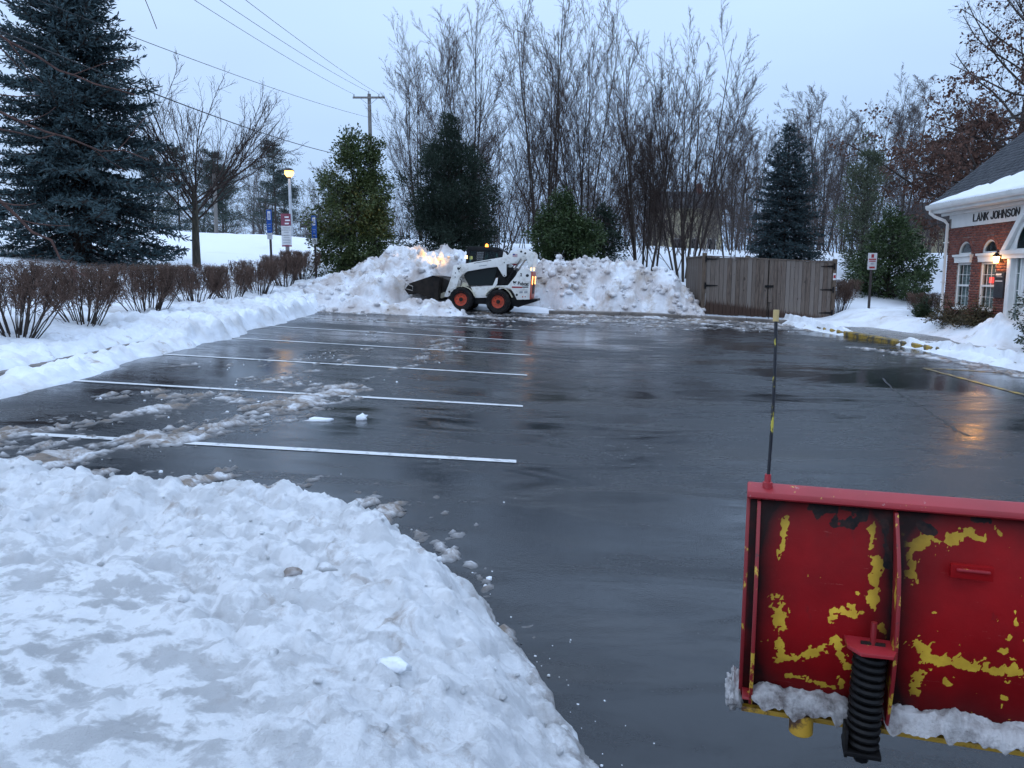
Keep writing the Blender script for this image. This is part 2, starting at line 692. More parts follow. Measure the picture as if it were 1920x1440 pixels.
# ------------------------------------------------------------------ snow beside the tarmac
def verge_z(X, Y):
    d = -5.62 + .16 * fbm(X * .2, Y * .55, 3, 21) + .05 * fbm(X * 2, Y * 2.2, 3, 22) - X      # metres inside the snow
    pushed = sstep(12.5, 15, Y)                       # beyond the third bay the plough has shoved lumps up
    lip = (.12 + .05 * fbm(X * 1.5, Y * 1.5, 3, 23)) * sstep(0, .30, d) * (1 - .3 * sstep(.35, .8, d))
    z = lot(X, Y) - .05 + lip + .06 * sstep(.0, .05, d)
    ter = terrain(X, Y) + .0
    z = np.where(X < -6.2, np.maximum(ter, z - .06), z)
    groove = np.exp(-((X + 6.22 + .04 * fbm(Y * .8, Y * .1, 2, 31)) / .05) ** 2) * (1 - pushed)
    z = z - .10 * groove + .09 * np.exp(-((X + 6.5) / .22) ** 2) * (1 - pushed)
    k = sstep(.02, .25, d) * (1 - sstep(1.3, 2.6, d))
    z = z + k * pushed * (.20 * np.exp(-((d - .75) / .5) ** 2) + .16 * lumps(X, Y, .42, 3) + .07 * lumps(X, Y, .18, 4))
    z = z + k * (.045 * lumps(X, Y, .15, 5) + .06 * fbm(X * 4, Y * 4, 4, 6, .6))
    z = z + .025 * fbm(X * 1.6, Y * 1.6, 4, 8) * sstep(.2, 1, d)
    return z


o = hf('snow_verge', graded([(-9.8, -7.4, .09), (-7.4, -5.2, .032)]), graded([(5.2, 14, .04), (14, 27.2, .06)]), verge_z, 'snow_verge',
       keep=lambda X, Y, Z: (Z > lot(X, Y) - .045))
tag(o, 'trampled snow strip between the tarmac and the row of bare hedge shrubs', 'snow bank')


def rverge_z(X, Y):
    k = right_kerb(Y)
    d = X - k
    # ploughed ridge on the road edge of the kerb and the banked snow behind the pavement
    bury = np.interp(Y, [17.2, 17.7, 18.0, 18.6, 19.2, 21.2, 21.9, 23.5], [1, .8, .15, .85, 0, 0, .7, 1])
    front = .19 * np.exp(-((d - .05 + .12 * fbm(Y * .7, X * .3, 2, 41)) / .22) ** 2) * bury
    front = front * (1 + .4 * fbm(X * 1.6, Y * 1.6, 3, 42)) + .03 * sstep(-1.0, -.2, d) * (fbm(X * 1.5, Y * 1.2, 4, 43) > .12) * (Y < 19)
    back = .34 * sstep(1.55 + .25 * fbm(Y * .6, X * .2, 3, 44) - .5 * sstep(22.0, 24, Y), 2.4, d)
    door = sstep(17.6, 16.6, Y) * sstep(12.5, 13.5, Y)
    heap = .52 * np.exp(-((Y - 18.4) / .75) ** 2 - ((X - 11.55) / .42) ** 2) * (1 + .35 * fbm(X * 2.4, Y * 2.4, 4, 45))
    heap2 = .22 * np.exp(-((Y - 16.1) / .5) ** 2 - ((X - 11.45) / .35) ** 2)
    z = lot(X, Y) + np.where(d > .02, .10, -.06) + front + back + heap + heap2 + .02 * fbm(X * 4, Y * 4, 3, 46) * sstep(0, .1, front + back)
    far = sstep(23.0, 24.2, Y) * .12 * sstep(.0, .8, d + .3)
    z = z + far
    ter = terrain(X, Y)
    return np.where(d > 2.3, np.maximum(z, ter), z)


o = hf('snow_verge', graded([(8.6, 14, .05)]), graded([(9.5, 25.5, .06)]), rverge_z, 'snow_verge',
       keep=lambda X, Y, Z: (Z > lot(X, Y) + np.where(X - right_kerb(Y) > .02, .11, -.03)))
tag(o, 'smooth snow banked along the pavement in front of the brick building', 'snow bank')

# snow bank at our feet
PB = np.array([(-7, 4.95), (-3.84, 4.88), (-2.4, 4.66), (-1.5, 4.62), (-.85, 4.5), (-.42, 4.28), (-.14, 3.88), (0, 3.56), (.2, 3.15), (.34, 2.64), (.5, 1.5), (.62, 0), (.7, -3)])


def poly_dist(X, Y, P):
    d = np.full(X.shape, 99.); side = np.zeros(X.shape)
    for a, b in zip(P[:-1], P[1:]):
        ab = b - a
        t = np.clip(((X - a[0]) * ab[0] + (Y - a[1]) * ab[1]) / (ab @ ab), 0, 1)
        px = a[0] + ab[0] * t - X; py = a[1] + ab[1] * t - Y
        q = np.hypot(px, py)
        cr = ab[0] * (Y - a[1]) - ab[1] * (X - a[0])
        m = q < d
        d = np.where(m, q, d); side = np.where(m, np.sign(cr), side)
    return np.where(side < 0, d, -d)


def bank_d(X, Y):
    return poly_dist(X, Y, PB) + .10 * fbm(X * 1.3, Y * 1.3, 3, 51) + .035 * fbm(X * 7, Y * 7, 3, 52)


def bank_lump(X, Y):
    d = poly_dist(X, Y, PB)
    left = sstep(.6, -1.2, X)
    return sstep(-.02, .15, d) * (1 - sstep(.65 + .35 * left, 1.15 + .45 * left, d + .25 * fbm(X * 1.1, Y * 1.1, 2, 53)))


def bank_z(X, Y):
    d = bank_d(X, Y)
    left = sstep(.3, -.9, X)
    hgt = .19 + .17 * left
    z = hgt * (1 - np.exp(-np.clip(d, 0, 9) / (.42 - .22 * left)))
    z = z + (.05 + .08 * left) * np.exp(-((d - .48) / .28) ** 2)
    L = bank_lump(X, Y)
    z = z + L * (.06 * lumps(X, Y, .30, 61) + .040 * lumps(X, Y, .12, 62) + .030 * lumps(X, Y, .055, 63) + .035 * fbm(X * 5, Y * 5, 5, 64, .62))
    z = z + sstep(.1, .6, d) * (.035 * fbm(X * 1.5, Y * 1.5, 3, 65) + .016 * fbm(X * 7, Y * 7, 4, 66, .6) + .014 * lumps(X, Y, .11, 67))
    crease = np.exp(-((d - (1.28 + .16 * fbm(X * .9, Y * .9, 3, 68))) / .035) ** 2) * sstep(-.5, -1.2, X)
    z = z - .035 * crease
    return lot(X, Y) + np.where(d > 0, z, -.05 + d * .3)


BANK = hf('snow_bank', graded([(-5.4, -3.4, .04), (-3.4, .75, .0165)]), graded([(-1.5, 1.4, .08), (1.4, 5.25, .0165)]), bank_z, 'snow_bank',
          keep=lambda X, Y, Z: Z > lot(X, Y) - .03,
          attrs={'lumpy': lambda X, Y, Z: bank_lump(X, Y), 'rim': lambda X, Y, Z: 1 - sstep(.05, .24, bank_d(X, Y))})
tag(BANK, 'large lumpy foreground snow bank with grey melted patches beside the snow plow', 'snow bank')

# ------------------------------------------------------------------ snow chunks
_bm = bmesh.new()
bmesh.ops.create_icosphere(_bm, subdivisions=2, radius=1)
ICO_V = np.array([v.co[:] for v in _bm.verts]); ICO_F = np.array([[v.index for v in f.verts] for f in _bm.faces])
_bm.free()
_bm = bmesh.new()
bmesh.ops.create_icosphere(_bm, subdivisions=1, radius=1)
ICO1_V = np.array([v.co[:] for v in _bm.verts]); ICO1_F = np.array([[v.index for v in f.verts] for f in _bm.faces])
_bm.free()


def rock(r, rs, hi=True):
    """one broken lump: a ball cut by random planes and roughened"""
    V = (ICO_V if hi else ICO1_V).copy()
    for _ in range(7):
        nn = r.randn(3); nn /= np.linalg.norm(nn)
        dd = .55 + .35 * r.rand()
        s = V @ nn
        V = V - np.outer(np.maximum(s - dd, 0), nn)
    V = V * (1 + .06 * r.randn(len(V), 1))
    V = V * (rs * np.array([1, .75 + .5 * r.rand(), .6 + .4 * r.rand()]))
    a = r.rand() * 6.28
    M = np.array([[math.cos(a), -math.sin(a), 0], [math.sin(a), math.cos(a), 0], [0, 0, 1]])
    return V @ M.T


def chunk_mass(name, P, S, seed, mat='snow_chunk', parent=None, hi=True, sink=.35):
    r = np.random.RandomState(seed)
    base = [rock(r, 1.0, hi) for _ in range(12)]
    f0 = ICO_F if hi else ICO1_F
    V = []; F = []; k = 0
    for p, s in zip(P, S):
        b = base[r.randint(12)] * s
        a = r.rand() * 6.28
        M = np.array([[math.cos(a), -math.sin(a), 0], [math.sin(a), math.cos(a), 0], [0, 0, 1]])
        V.append(b @ M.T + np.array(p) + [0, 0, s * (.5 - sink)]); F.append(f0 + k); k += len(b)
    return mesh_np(name, np.concatenate(V), np.concatenate(F), mat, parent, smooth=False)


# lumps lying on the foreground bank
r = np.random.RandomState(5)
P = []; S = []
while len(P) < 150:
    x = r.uniform(-4.2, .5); y = r.uniform(2, 4.9)
    q = float(bank_lump(np.array([x]), np.array([y]))[0])
    if q < .3 or r.rand() > q: continue
    P.append((x, y, float(bank_z(np.array([x]), np.array([y]))[0]))); S.append(.008 + .020 * r.rand() ** 3)
o = chunk_mass('snow_lumps', P, S, 8, 'snow_bank', BANK); tag(o, kind='stuff')
P = []; S = []
for k in range(800):                        # crumbs of ice along the melting edge
    x = r.uniform(-1.2, 1.0); y = r.uniform(1.6, 5.0)
    d = float(poly_dist(np.array([x]), np.array([y]), PB)[0])
    if -.38 < d < .02 and r.rand() < math.exp(d / .10):
        P.append((x, y, lz(x, y))); S.append(.003 + .010 * r.rand() ** 3)
o = chunk_mass('ice_crumbs', P, S, 9, 'snow_chunk', BANK, hi=False); tag(o, kind='stuff')

# single lumps one can point at
def lump(name, label, cat, loc, size, mat, seed, scale=(1, 1, 1), rz=0.):
    r = np.random.RandomState(seed)
    V = rock(r, size)
    V = V * (1 + .5 * fbm(V[:, :1] / size * 1.7 + V[:, 2:] / size, V[:, 1:2] / size * 1.7 + seed, 3, seed)) * np.array(scale)
    o = mesh_np(name, V, ICO_F, mat, smooth=False)
    o.location = loc
    o.rotation_euler = (0, 0, rz)
    return tag(o, label, cat)


def bz(x, y):
    return float(bank_z(np.array([x]), np.array([y]))[0])


simple('dirt', (.20, .16, .13), (.42, .40, .40), 14, .8, .8, 40)
lump('ice_lump', 'smooth oblong lump of ice lying on the foreground snow bank', 'ice lump', (-.41, 2.56, bz(-.41, 2.56) + .010), .058, 'snow_chunk', 4, (1.3, .55, .5), -.75)
lump('dirt_clod', 'brown gritty clod embedded in the foreground snow bank', 'clod', (-.98, 3.28, bz(-.98, 3.28) + .008), .046, 'dirt', 6, (1, .7, .6), .2)
lump('snow_ball', 'rounded white snow lump beside the brown clod on the foreground bank', 'snow lump', (-.84, 3.33, bz(-.84, 3.33) + .004), .05, 'snow_bank', 8, (1, .8, .7), .4)
lump('snow_lump', 'small white snow lump standing alone on wet tarmac near the second painted line', 'snow lump', (-1.67, 8.44, lz(-1.67, 8.44) + .02), .062, 'snow_chunk', 10, (1, .8, 1), .4)
lump('snow_lump', 'flat oblong snow lump lying on wet tarmac beside the slush streaks', 'snow lump', (-2.08, 8.26, lz(-2.08, 8.26) + .01), .15, 'snow_chunk', 12, (1.2, .6, .22), .2)

# ------------------------------------------------------------------ slush left by the tyres
TRACKS = [([(-5.2, 4.9), (-4.0, 5.75), (-3.4, 6.9), (-2.75, 8.2), (-2.3, 10.4)], .45, .9),
          ([(-5.6, 5.9), (-4.8, 6.7), (-4.0, 8.1), (-3.5, 9.9)], .42, .62),
          ([(-3.4, 9.8), (-3.1, 12.3), (-2.9, 15.6), (-3.2, 19)], .45, .40),
          ([(-2.3, 10.4), (-1.6, 13.5), (-1.2, 18)], .40, .40),
          ([(-5.2, 22.6), (-3, 23.4), (0, 23.4), (3, 23.6), (6, 23.8), (8.7, 23.2)], .75, .72),
          ([(-1.5, 24.4), (.8, 24.4), (3, 24.6), (6.5, 24.6), (8.8, 24.2)], .5, .9),
          ([(-4.9, 20.8), (-2, 21.6), (2, 22.0), (5, 22.2)], .5, .40),
          ([(8.2, 18.2), (9.0, 16.6), (9.5, 13.5)], .35, .85),
          ([(-1.9, 5.0), (-1.0, 5.25), (-.55, 4.95), (-.2, 4.3), (.02, 3.7)], .13, .80),
          ([(-3.0, 5.7), (-2.2, 5.8), (-1.4, 5.65), (-.8, 5.3)], .50, .58),
          ([(-4.8, 11.5), (-3.9, 12.0), (-3.2, 13.8)], .35, .40),
          ([(1.5, 23.0), (4, 22.7), (7.5, 22.6)], .4, .55),
          ([(-4.6, 9.0), (-3.9, 9.3), (-3.2, 9.0)], .3, .62)]


_sl = {}


def slush_h(X, Y):
    if 'k' in _sl:
        return _sl['k']
    den = np.zeros(X.shape)
    for pts, wd, s in TRACKS:
        P = np.array(pts, float)
        d = np.abs(poly_dist(X, Y, P)) + .25 * fbm(X * .8, Y * .8, 2, 70)
        den = np.maximum(den, s * np.exp(-(d / wd) ** 2))
    a_ = .45 * X + .9 * Y; b_ = .9 * X - .45 * Y
    kk = sstep(19, 22, Y)                 # streaks run with the tyres: up the bay near us, across at the far end
    u_ = b_ * (1 - kk) + Y * kk; v_ = a_ * (1 - kk) + X * kk
    nn = .60 * fbm(u_ * 4.2, v_ * 1.3, 5, 71, .68) + .40 * (lumps(X, Y, .10, 72) - .35) + .30 * fbm(X * 13, Y * 13, 3, 73, .6)
    _sl['k'] = np.where(den > .14, den + nn * .95 - .72, -1.)
    return _sl['k']


SLY = graded([(1.8, 11, .026), (11, 25.1, .05)])
SLX = graded([(-5.9, .8, .030), (.8, 9.9, .055)])
o = hf('slush', SLX, SLY, lambda X, Y: lot(X, Y) + np.clip(slush_h(X, Y), -.3, .6) * .07 + .004, 'slush',
       keep=lambda X, Y, Z: (slush_h(X, Y) > 0) & (X < right_kerb(Y) - .03),
       attrs={'thick': lambda X, Y, Z: slush_h(X, Y)})
tag(o, 'brown and white slush left in tyre streaks across the wet tarmac', 'slush', kind='stuff')
r = np.random.RandomState(15)
P = []; S = []
for pts, wd, s in TRACKS:
    pts = np.array(pts)
    for k in range(16):
        i = r.randint(len(pts) - 1); t = r.rand()
        q = pts[i] + (pts[i + 1] - pts[i]) * t + r.randn(2) * wd * .9
        if -5.6 < q[0] < right_kerb(q[1]) and q[1] < 24.9:
            P.append((q[0], q[1], lz(*q))); S.append(.006 + .024 * r.rand() ** 4)
o = chunk_mass('snow_crumbs', P, S, 19, 'snow_chunk', None, hi=False)
tag(o, 'small broken snow crumbs scattered along the slushy tyre streaks', 'snow crumbs', kind='stuff')

# ------------------------------------------------------------------ ploughed heaps at the far end
RIDGE = np.array([(-9.2, .9), (-8.4, 1.15), (-7.5, 1.5), (-6.73, 1.86), (-5.8, 2.1), (-4.85, 2.36), (-4.09, 2.72), (-3.35, 2.88), (-2.6, 2.86), (-1.86, 2.72), (-1.1, 2.55), (0, 2.25), (.47, 2.15),
                  (.93, 2.28), (1.6, 2.34), (2.24, 2.33), (2.98, 2.40), (4.1, 2.27), (4.7, 2.08), (5.04, 1.96), (5.5, 2.02), (5.9, 1.75), (6.18, 1.3), (6.5, .6)])


def heap_z(X, Y):
    toe = np.interp(X, [-9, -7.5, -6, -4.6, -3.5, -2.7, -2.15, -1.75, .8, 1.6, 6.4], [22.6, 22.3, 22.5, 23.1, 24.1, 24.5, 24.9, 25.75, 25.85, 25.3, 25.15]) + .22 * fbm(X * .9, Y * .3, 3, 81)
    rid = np.interp(X, [-9, -5.5, -3, 6.4], [25.2, 26.6, 27.2, 27.0])
    bk = rid + 2.6
    top = np.interp(X, RIDGE[:, 0], RIDGE[:, 1]) - np.interp(X, [-4, 0, 2], [.26, .2, .16]) - lot(X, rid)
    q = np.where(Y < rid, (Y - toe) / (rid - toe), (bk - Y) / (bk - rid))
    qc = np.clip(q, 0, 1)
    f = np.sin(np.pi / 2 * qc) ** .85
    z = top * f
    am = sstep(0, .16, qc) * np.clip(top, 0, 1.4) / 1.4
    d1, r1 = worley(X / .62 + .25 * fbm(X * 2, Y * 2, 2, 1), Y / .62, 82)
    z = z + am * (.22 * (lumps(X + .4 * perlin(X * 1.7, Y * 1.7, 3), Y + .4 * perlin(X * 1.7, Y * 1.7, 9), .80, 83) - .3) + .13 * lumps(X + .3 * perlin(X * 3, Y * 3), Y + .2 * perlin(X * 3, Y * 3, 5), .36, 84) + .06 * lumps(X, Y, .16, 85) + .30 * fbm(X * 1.3, Y * 1.3, 5, 86, .6) + .14 * (r1 - .5) * (1 - d1))
    z = z + .06 * lumps(X, Y, .18, 87) * sstep(-.02, .06, q)
    z = np.where(q > -.06, z - .05 * (1 - sstep(0, .03, q)), -.3)
    # low windrow pushed out in front of the bucket and the front wheel
    wr = (.34 + .20 * fbm(X * 2.2, Y * 2.2, 4, 88)) * np.exp(-((Y - 23.45 - .12 * (X + 3)) / .42) ** 2) * sstep(-1.2, -1.9, X) * sstep(-6.2, -5.0, X) - .06
    return lot(X, Y) + np.maximum(z, wr + .05 * lumps(X, Y, .16, 89) * (wr > 0))


split = .45


def heap(x0, x1, label, seed):
    o = hf('snow_pile', graded([(x0, x1, .05)]), graded([(21.6, 29.9, .055)]), heap_z, 'snow_pile', keep=lambda X, Y, Z: Z > lot(X, Y) - .04, smooth=True)
    tag(o, label, 'snow pile')
    r = np.random.RandomState(seed)
    P = []; S = []
    while len(P) < 420:
        x = r.uniform(x0 + .1, x1 - .1); y = r.uniform(22, 27.6)
        z = float(heap_z(np.array([x]), np.array([y]))[0]); l = lz(x, y)
        if z < l + .02: continue
        P.append((x, y, z)); S.append(.025 + .13 * r.rand() ** 3)
    c = chunk_mass('snow_lumps', P, S, seed, 'snow_pile', o)
    tag(c, kind='stuff')
    P = []; S = []
    return o


heap(-9.2, split, 'tall dirty snow pile ploughed up behind the loader bucket and the hedge end', 91)
heap(split + .002, 6.45, 'broad dirty snow pile between the loader and the wooden enclosure', 92)

# ================================================================== SKID STEER LOADER
n = N('loader_white')
f = n.ramp(n.noise(3.5, 6, .7), .50, .74)
n.color(n.mix(f, (.80, .79, .76), (.46, .42, .36)))
n.rough(.42)
MATS['loader_white'] = n.m
simple('loader_black', (.006, .007, .009), (.016, .015, .015), 5, .5, .2, 40, spec=.18)
simple('tyre_rubber', (.008, .008, .009), (.026, .024, .023), 6, .8, .4, 60, spec=.15)
simple('rim_orange', (.70, .085, .030), (.46, .06, .025), 5, .45)
simple('tail_red', (.55, .085, .03), (.42, .06, .03), 4, .4)
simple('steel_dark', (.018, .016, .015), (.045, .033, .027), 4, .55, .3, 40, metal=.2, spec=.25)
simple('steel_bright', (.42, .40, .38), (.25, .22, .2), 6, .35, metal=.8)
simple('bucket_black', (.010, .009, .009), (.030, .023, .019), 4, .6, .3, 40, spec=.15)
simple('ivory', (.55, .52, .40), (.42, .38, .28), 5, .5)
simple('print_black', (.012, .012, .014), (.02, .02, .02), 9, .5)
simple('print_red', (.36, .02, .03), (.3, .02, .03), 9, .5)
simple('print_blue', (.03, .05, .25), (.03, .05, .2), 9, .5)
simple('print_white', (.75, .75, .76), (.66, .67, .68), 9, .5)
simple('print_grey', (.38, .39, .4), (.32, .33, .35), 9, .5)
n = N('tinted_glass')
n.color((.006, .012, .012))
n.rough(.06)
n.b.inputs['Specular IOR Level'].default_value = .16
MATS['tinted_glass'] = n.m
emit('amber_lit', (1.0, .30, .04), 5.0)
emit('tail_lit', (1.0, .42, .10), 7.0)
emit('headlamp_lit', (1.0, .68, .30), 3.0)

LD = thing('skid_steer_loader', 'white skid steer loader with orange wheels tipping its bucket into the snow pile', 'loader')
SC = .00269


def lp(cx, cy):
    """side-view drawing units -> loader metres (x forward, z up)"""
    return ((1025 - cx) * SC, (1015 + (cx - 1025) * .068 - cy) * SC)


def lpoly(pts):
    return [lp(*p) for p in pts]


HW = .56           # half width of the body
body = lpoly([(905, 712), (1340, 700), (1420, 600), (1450, 540), (1490, 513), (1560, 512), (1603, 540), (1603, 865), (1455, 868), (1420, 800), (1380, 745), (1320, 722), (1240, 715), (1170, 745), (1120, 800), (1108, 842), (965, 842), (945, 790)])
MB().prism(body, -HW, HW).build('body', 'loader_white', LD, .018)
MB().prism(lpoly([(700, 760), (905, 705), (965, 850), (1110, 850), (1180, 760), (1420, 780), (1455, 868), (1600, 866), (1690, 858), (1690, 885), (1470, 955), (1390, 930), (700, 900)]), -HW + .09, HW - .09).build('chassis', 'loader_black', LD, .01)
# side engine bay behind the arm and the rear tower inner side
MB().prism(lpoly([(1215, 600), (1310, 560), (1320, 490), (1400, 500), (1440, 560), (1350, 700), (1215, 705)]), -HW + .06, HW - .06).build('engine_bay', 'loader_black', LD, .01)
# cab: dark shell, glass panes as parts
n = N('cab_glass')
n.t.nodes.remove(n.b)
tr_ = n.new('ShaderNodeBsdfTransparent')
tr_.inputs[0].default_value = (.30, .40, .38, 1)
gl_ = n.new('ShaderNodeBsdfGlossy')
gl_.inputs['Roughness'].default_value = .04
fr_ = n.new('ShaderNodeLayerWeight')
mx_ = n.new('ShaderNodeMixShader')
n.link(n.math('ADD', n.math('MULTIPLY', n.math('POWER', fr_.outputs['Facing'], 4.0), .7), .03), mx_.inputs[0])
n.link(tr_.outputs[0], mx_.inputs[1]); n.link(gl_.outputs[0], mx_.inputs[2])
n.link(mx_.outputs[0], n.t.nodes['Material Output'].inputs[0])
MATS['cab_glass'] = n.m
CAB = MB().prism(lpoly([(822, 545), (862, 442), (935, 428), (1205, 386), (1283, 400), (1290, 520), (1215, 700), (880, 702), (815, 600)]), -.46, .46).build('cab', 'loader_black', LD, .02)
MB().prism(lpoly([(834, 275), (838, 258), (852, 246), (1190, 262), (1252, 300), (1200, 317), (868, 299)]), -.46, .46).build('cab_roof', 'loader_black', CAB, .02)
MB().prism(lpoly([(1196, 317), (1252, 300), (1283, 345), (1284, 410), (1206, 388)]), -.46, .46).build('cab_rear', 'loader_black', CAB, .02)
for sgn in (1, -1):
    for poly in ([(834, 275), (868, 296), (862, 445), (822, 548)], [(944, 298), (961, 298), (951, 428), (934, 431)], [(1037, 303), (1053, 304), (1046, 410), (1029, 413)]):
        MB().prism(lpoly(poly), sgn * .42, sgn * .458).build('pillar', 'loader_black', CAB)
    for poly in ([(866, 298), (946, 302), (936, 428), (860, 444)], [(960, 301), (1038, 306), (1030, 413), (950, 428)], [(1052, 308), (1198, 318), (1207, 388), (1045, 411)]):
        MB().prism(lpoly(poly), sgn * .438, sgn * .442).build('side_window', 'cab_glass', CAB)
    MB().prism(lpoly([(815, 575), (860, 545), (1205, 492), (1165, 695), (880, 697)]), sgn * .5, sgn * .515).build('side_screen', 'tinted_glass', CAB)
mb = MB()
a = lp(820, 545); b = lp(834, 275)
mb.add([(a[0] + .004, -.42, a[1]), (a[0] + .004, .42, a[1]), (b[0] + .004, .42, b[1]), (b[0] + .004, -.42, b[1])], [(0, 1, 2, 3)])
mb.build('windscreen', 'cab_glass', CAB)
MB().prism(lpoly([(1090, 330), (1130, 330), (1150, 420), (1085, 425)]), -.2, .2).build('seat_back', 'loader_black', CAB, .02)
# mesh guard bars over the middle side window
mb = MB()
for k in range(6):
    p = lp(962 + k * 13, 310); q = lp(955 + k * 13, 412)
    mb.tube([(p[0], .475, p[1]), (q[0], .475, q[1])], .0035, 4)
for k in range(5):
    p = lp(958, 320 + k * 20); q = lp(1036, 322 + k * 19)
    mb.tube([(p[0], .475, p[1]), (q[0], .475, q[1])], .0035, 4)
mb.build('window_guard', 'print_grey', CAB)
a = lp(1040, 248)
MB().lathe([(.0, -.01), (.055, -.01), (.055, .012), (.05, .014), (.045, .06), (.03, .085), (0, .09)], (a[0], .05, a[1]), 'z', 16).build('beacon', 'amber_lit', LD, smooth=True)
# exhaust-side clutter on the cab's rear
a = lp(1300, 330)
MB().tube([(a[0], .3, a[1] - .15), (a[0], .3, a[1] + .05)], .03, 8).build('exhaust', 'steel_dark', LD)

# lift arms: one each side, rear link, cylinder
armp = lpoly([(703, 466), (760, 458), (1268, 378), (1276, 315), (1300, 330), (1318, 358), (1455, 296), (1480, 288), (1530, 296), (1600, 318), (1622, 345), (1622, 470), (1612, 500), (1568, 508), (1560, 440), (1548, 392), (1515, 372), (1482, 384), (1412, 448), (1318, 462), (1325, 590), (1306, 604), (1288, 596), (1215, 487), (1100, 498), (870, 535), (800, 580), (770, 640), (735, 760), (700, 800), (650, 828), (612, 826), (612, 800), (650, 700), (680, 600), (690, 540)])
for sgn in (1, -1):
    ARM = MB().prism(armp, sgn * .60, sgn * .70).build('lift_arm', 'loader_white', LD, .014)
    for c in ((1480, 318), (1527, 338), (1293, 440), (1302, 588), (728, 598), (730, 552), (668, 768)):
        p = lp(*c)
        MB().lathe([(.0, sgn * .716), (.030 if c[0] > 1400 or c == (668, 768) else .016, sgn * .716), (.034 if c[0] > 1400 or c == (668, 768) else .02, sgn * .69)], (p[0], 0, p[1]), 'y', 12).build('pin', 'steel_dark', ARM)
    # hydraulic cylinder
    p = lp(1480, 400); q = lp(1330, 640)
    CY = MB().tube([(p[0], sgn * .56, p[1]), ((p[0] + q[0]) / 2, sgn * .56, (p[1] + q[1]) / 2)], .028, 10).build('cylinder', 'steel_bright', LD, smooth=True)
    MB().tube([((p[0] + q[0]) / 2, sgn * .56, (p[1] + q[1]) / 2), (q[0], sgn * .56, q[1])], .048, 10).build('sleeve', 'loader_black', CY, smooth=True)
    # front strut with eye, rear strut
    MB().prism(lpoly([(795, 705), (805, 668), (830, 658), (855, 672), (885, 706)]), sgn * .53, sgn * .585).build('mount', 'ivory', LD, .01)
    MB().prism(lpoly([(1148, 745), (1200, 615), (1222, 610), (1218, 680), (1175, 745)]), sgn * .54, sgn * .59).build('strut', 'loader_white', LD, .008)
    # fender over each wheel
    for cx, cy in ((812, 870), (1248, 885)):
        ang = np.linspace(R(20), R(160), 12)
        c0 = lp(cx, cy)
        outer = [(c0[0] + .455 * math.cos(a), c0[1] + .455 * math.sin(a)) for a in ang]
        inner = [(c0[0] + .435 * math.cos(a), c0[1] + .435 * math.sin(a)) for a in ang[::-1]]
        MB().prism(outer + inner, sgn * .5, sgn * .70).build('fender', 'ivory', LD)
MB().box(*sorted((lp(705, 480)[0], lp(735, 480)[0])), -.6, .6, lp(720, 610)[1], lp(720, 560)[1]).build('cross_tube', 'loader_white', LD, .01)

for k_, (h0, h1, h2) in enumerate((((1400, 470), (1360, 540), (1290, 560)), ((1390, 480), (1340, 580), (1270, 600)), ((770, 600), (800, 640), (790, 700)))):
    q_ = [lp(*h0), lp(*h1), lp(*h2)]
    MB().tube([(q_[0][0], .57, q_[0][1]), ((q_[0][0] + q_[1][0]) / 2, .60, (q_[0][1] + q_[1][1]) / 2 - .02), (q_[1][0], .60, q_[1][1]), (q_[2][0], .57, q_[2][1])], .014, 7).build('hose', 'loader_black', LD, smooth=True)
# bucket, an open scoop with side plates
bk = lpoly([(213, 665), (475, 582), (560, 600), (556, 850), (530, 862), (300, 770), (205, 790), (160, 735)])
BK = thing('bucket', None, None)
BK.parent = LD
for sgn in (1, -1):
    MB().prism(bk, sgn * .93, sgn * .95).build('side_plate', 'bucket_black', BK)
floor = lpoly([(213, 778), (300, 755), (536, 848), (552, 600), (560, 600), (557, 866), (530, 866), (300, 776), (200, 796)])
MB().prism(floor, -.93, .93).build('shell', 'bucket_black', BK)
MB().prism(lpoly([(475, 578), (562, 597), (560, 612), (476, 592)]), -.95, .95).build('top_plate', 'bucket_black', BK)
p = lp(185, 690); q = lp(255, 715)
mb = MB()
mb.tube([(p[0] + .05, .95, p[1] + .06), (p[0] + .07, .95, p[1] - .1), (q[0], .95, q[1] - .09), (q[0], .95, q[1] + .04), (p[0] + .05, .95, p[1] + .06)], .016, 6)
mb.build('cutter_bracket', 'steel_bright', BK)
cp = lpoly([(560, 600), (640, 640), (650, 700), (620, 800), (560, 850)])
MB().prism(cp, -.5, .5).build('quick_attach', 'steel_dark', BK, .01)
MB().prism(lpoly([(530, 800), (600, 770), (610, 830), (545, 850)]), .5, .56).build('lever', 'ivory', BK, .008)

